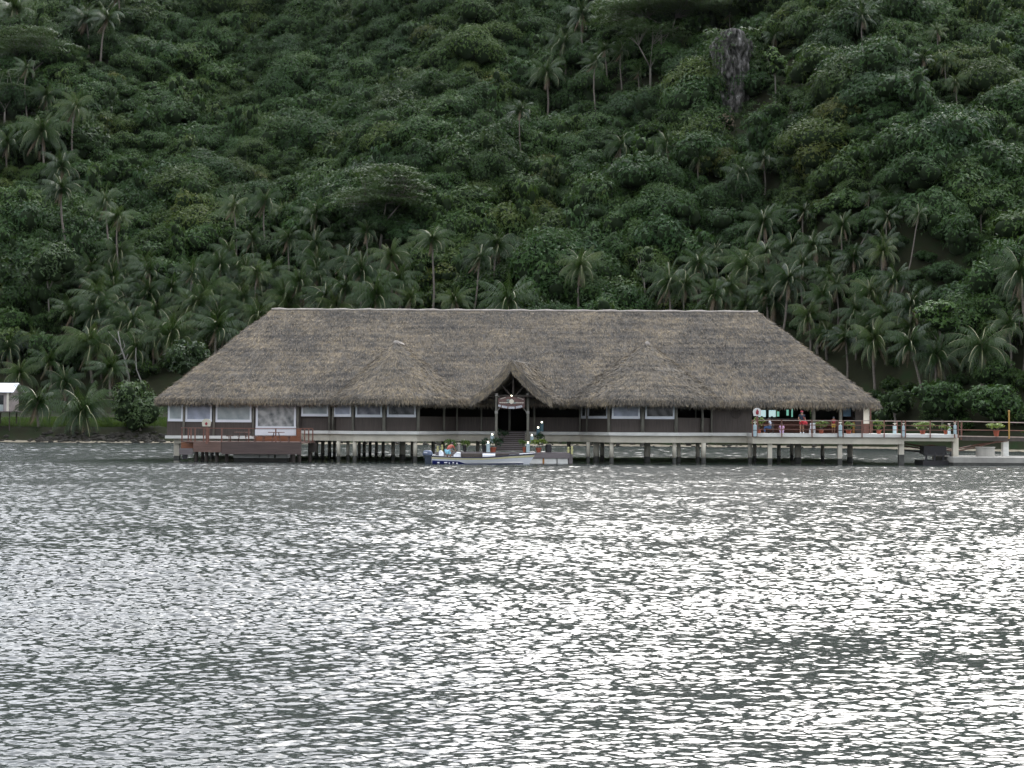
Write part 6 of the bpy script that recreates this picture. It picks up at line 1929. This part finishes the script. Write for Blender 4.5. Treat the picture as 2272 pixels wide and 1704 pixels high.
# ---------------------------------------------------------------- walkway, pier, drum, pole
YW = 114.5
Wk = thing('walkway', 'narrow railed walkway leading from the terrace out of the right edge', 'walkway', (xa(2127, YW), YW, 0))
xw0, xw1 = xa(2127, 114.2), xa(2420, 120)
w0, w1 = za(2130, 967, 114.2), za(2420, 972, 120)
m = MB(); m.bar((xw0, 114.9, w0 - .2), (xw1, 120.6, w1 - .2), 1.4, .32); m.build('deck', M['darkwood'], Wk)
m = MB(); m.bar((xw0, 114.17, w0 - .02), (xw1, 119.87, w1 - .02), .1, .07); m.build('kerb', M['rail_pale'], Wk)
for i, (ya, yb_) in enumerate(((934.5, 941.0), (953.5, 957.5))):
    m = MB(); m.bar((xw0, 114.2, za(2130, ya, 114.2)), (xw1, 119.9, za(2420, yb_, 119.9)), .05, .07); m.build('rail', M['rail_pale' if i == 0 else 'railwood'], Wk)
    m = MB(); m.bar((xw0, 115.6, za(2130, ya, 114.2)), (xw1, 121.3, za(2420, yb_, 119.9)), .05, .06); m.build('rail', M['railwood'], Wk)
for px in (2133, 2210, 2290, 2370):
    t = (px - 2127) / 293.0; x = xw0 + (xw1 - xw0) * t; y = 114.2 + 5.7 * t; zz = w0 + (w1 - w0) * t
    m = MB(); m.box(x - .05, x + .05, y - .04, y + .04, zz - .3, zz + 1.12); m.build('rail_post', M['railwood'], Wk)
for px, wp_ in ((2232, 11), (2330, 11)):
    t = (px - 2127) / 293.0; Y = 114.3 + 5.7 * t; x = xa(px, Y, 990); m = MB(); m.box(x - .22, x + .22, Y, Y + .5, .52, w0 - .38); m.build('pillar', M['slab'], Wk)
potted(2210.5, 968, 13, 13, 2210, 946, 44, 16, 115.7, 'flat topped bush in a red pot on the walkway near the right edge', seed=3)
m = MB(); x = xa(2237, 115.2, 950); m.tube([(x, 115.0, w0 - .2), (x, 115.0, za(2237, 914, 115.2))], .06, 8); m.lathe((x, 115.0, za(2237, 914, 115.2)), [(.09, 0), (.09, .08), (.03, .14)], 8)
tag(m.build('yellow_pole', simple('ochre_pole', (0.42, 0.25, 0.06), .6, .2), None, org=(x, 115.0, w0 - .2)), 'ochre pole rising above the walkway rail at right', 'pole')
m = MB(); m.box(xa(2115, 112.2), xa(2420, 112.2), 112.2, 118.0, .18, za(2200, 1014.5, 112.2)); pr = m.build('concrete_pier', M['greyconc'], None, org=(xa(2200, 112.2), 112.2, 0), bevel=.03)
tag(pr, 'low grey concrete pier under the walkway at the right edge', 'pier')
m = MB(); m.box(xa(2115, 112.2) + .03, xa(2420, 112.2), 112.24, 117.9, -1.0, .178); m.build('wet_base', M['wetconc'], pr)
xd, Yd = xa(2186, 114.4, 1000), 114.4; zd = za(2200, 1014.5, 112.2)
m = MB(); hd_ = za(2186, 991.5, Yd) - zd; m.lathe((xd, Yd, zd), [(.70, 0), (.70, hd_ - .08), (.74, hd_ - .08), (.74, hd_), (.62, hd_), (.60, hd_ - .1)], 28)
tag(m.build('concrete_drum', M['greyconc'], None, org=(xd, Yd, zd)), 'squat grey concrete drum standing on the pier under the walkway', 'drum')
m = MB(); Yr = 113.4; m.box(xa(2048, Yr), xa(2114, Yr), Yr, Yr + 2.4, -.3, za(2080, 1022, Yr))
for px in (2056, 2075, 2094, 2110): m.tube([(xa(px, Yr), Yr + .3, 0.1), (xa(px, Yr) + .1, Yr + .4, za(px, 1004, Yr))], .08, 7)
m.box(xa(2054, Yr), xa(2112, Yr), Yr + .2, Yr + .9, za(2080, 1011, Yr), za(2080, 1008.5, Yr)); m.box(xa(2058, Yr), xa(2108, Yr), Yr + 1.0, Yr + 2.2, za(2080, 1008, Yr), za(2080, 990, Yr))
tag(m.build('work_raft', M['black'], None, org=(xa(2080, Yr), Yr, 0)), 'dark low work raft tied under the right end of the terrace', 'raft')
G_ = thing('gangway', 'thin red gangway handrails sloping down under the terrace and walkway at right', 'gangway', (xa(2110, 116), 116, 0))
for a in (((2008, 984), (2050, 991), (2066, 988), (2112, 997)), ((2008, 990), (2048, 996), (2070, 993), (2112, 1001)), ((2128, 1000), (2160, 993), (2240, 972)), ((2128, 995), (2170, 986), (2236, 978))):
    m = MB(); m.tube([at(p[0], p[1], 116.2) for p in a], .055, 6); m.build('handrail', M['railwood'], G_)
m = MB(); m.bar(at(2008, 999, 116.3), at(2114, 1010, 116.3), .9, .1); m.build('ramp', M['darkwood'], G_)
build_forest()

# ---------------------------------------------------------------- humid air
def haze():
    m = bpy.data.materials.new('humid_air'); m.use_nodes = True; nt = m.node_tree; nt.nodes.clear()
    v = nt.nodes.new('ShaderNodeVolumePrincipled'); v.inputs['Color'].default_value = (0.80, 0.86, 0.90, 1); v.inputs['Density'].default_value = 0.000009
    v.inputs['Anisotropy'].default_value = 0.3
    o = nt.nodes.new('ShaderNodeOutputMaterial'); nt.links.new(v.outputs[0], o.inputs['Volume'])
    b = MB(); b.box(-1600, 1600, -3100, 1200, -3.6, 260)
    tag(b.build('haze', m), 'thin humid haze in front of the hillside', 'haze', kind='stuff')
haze()
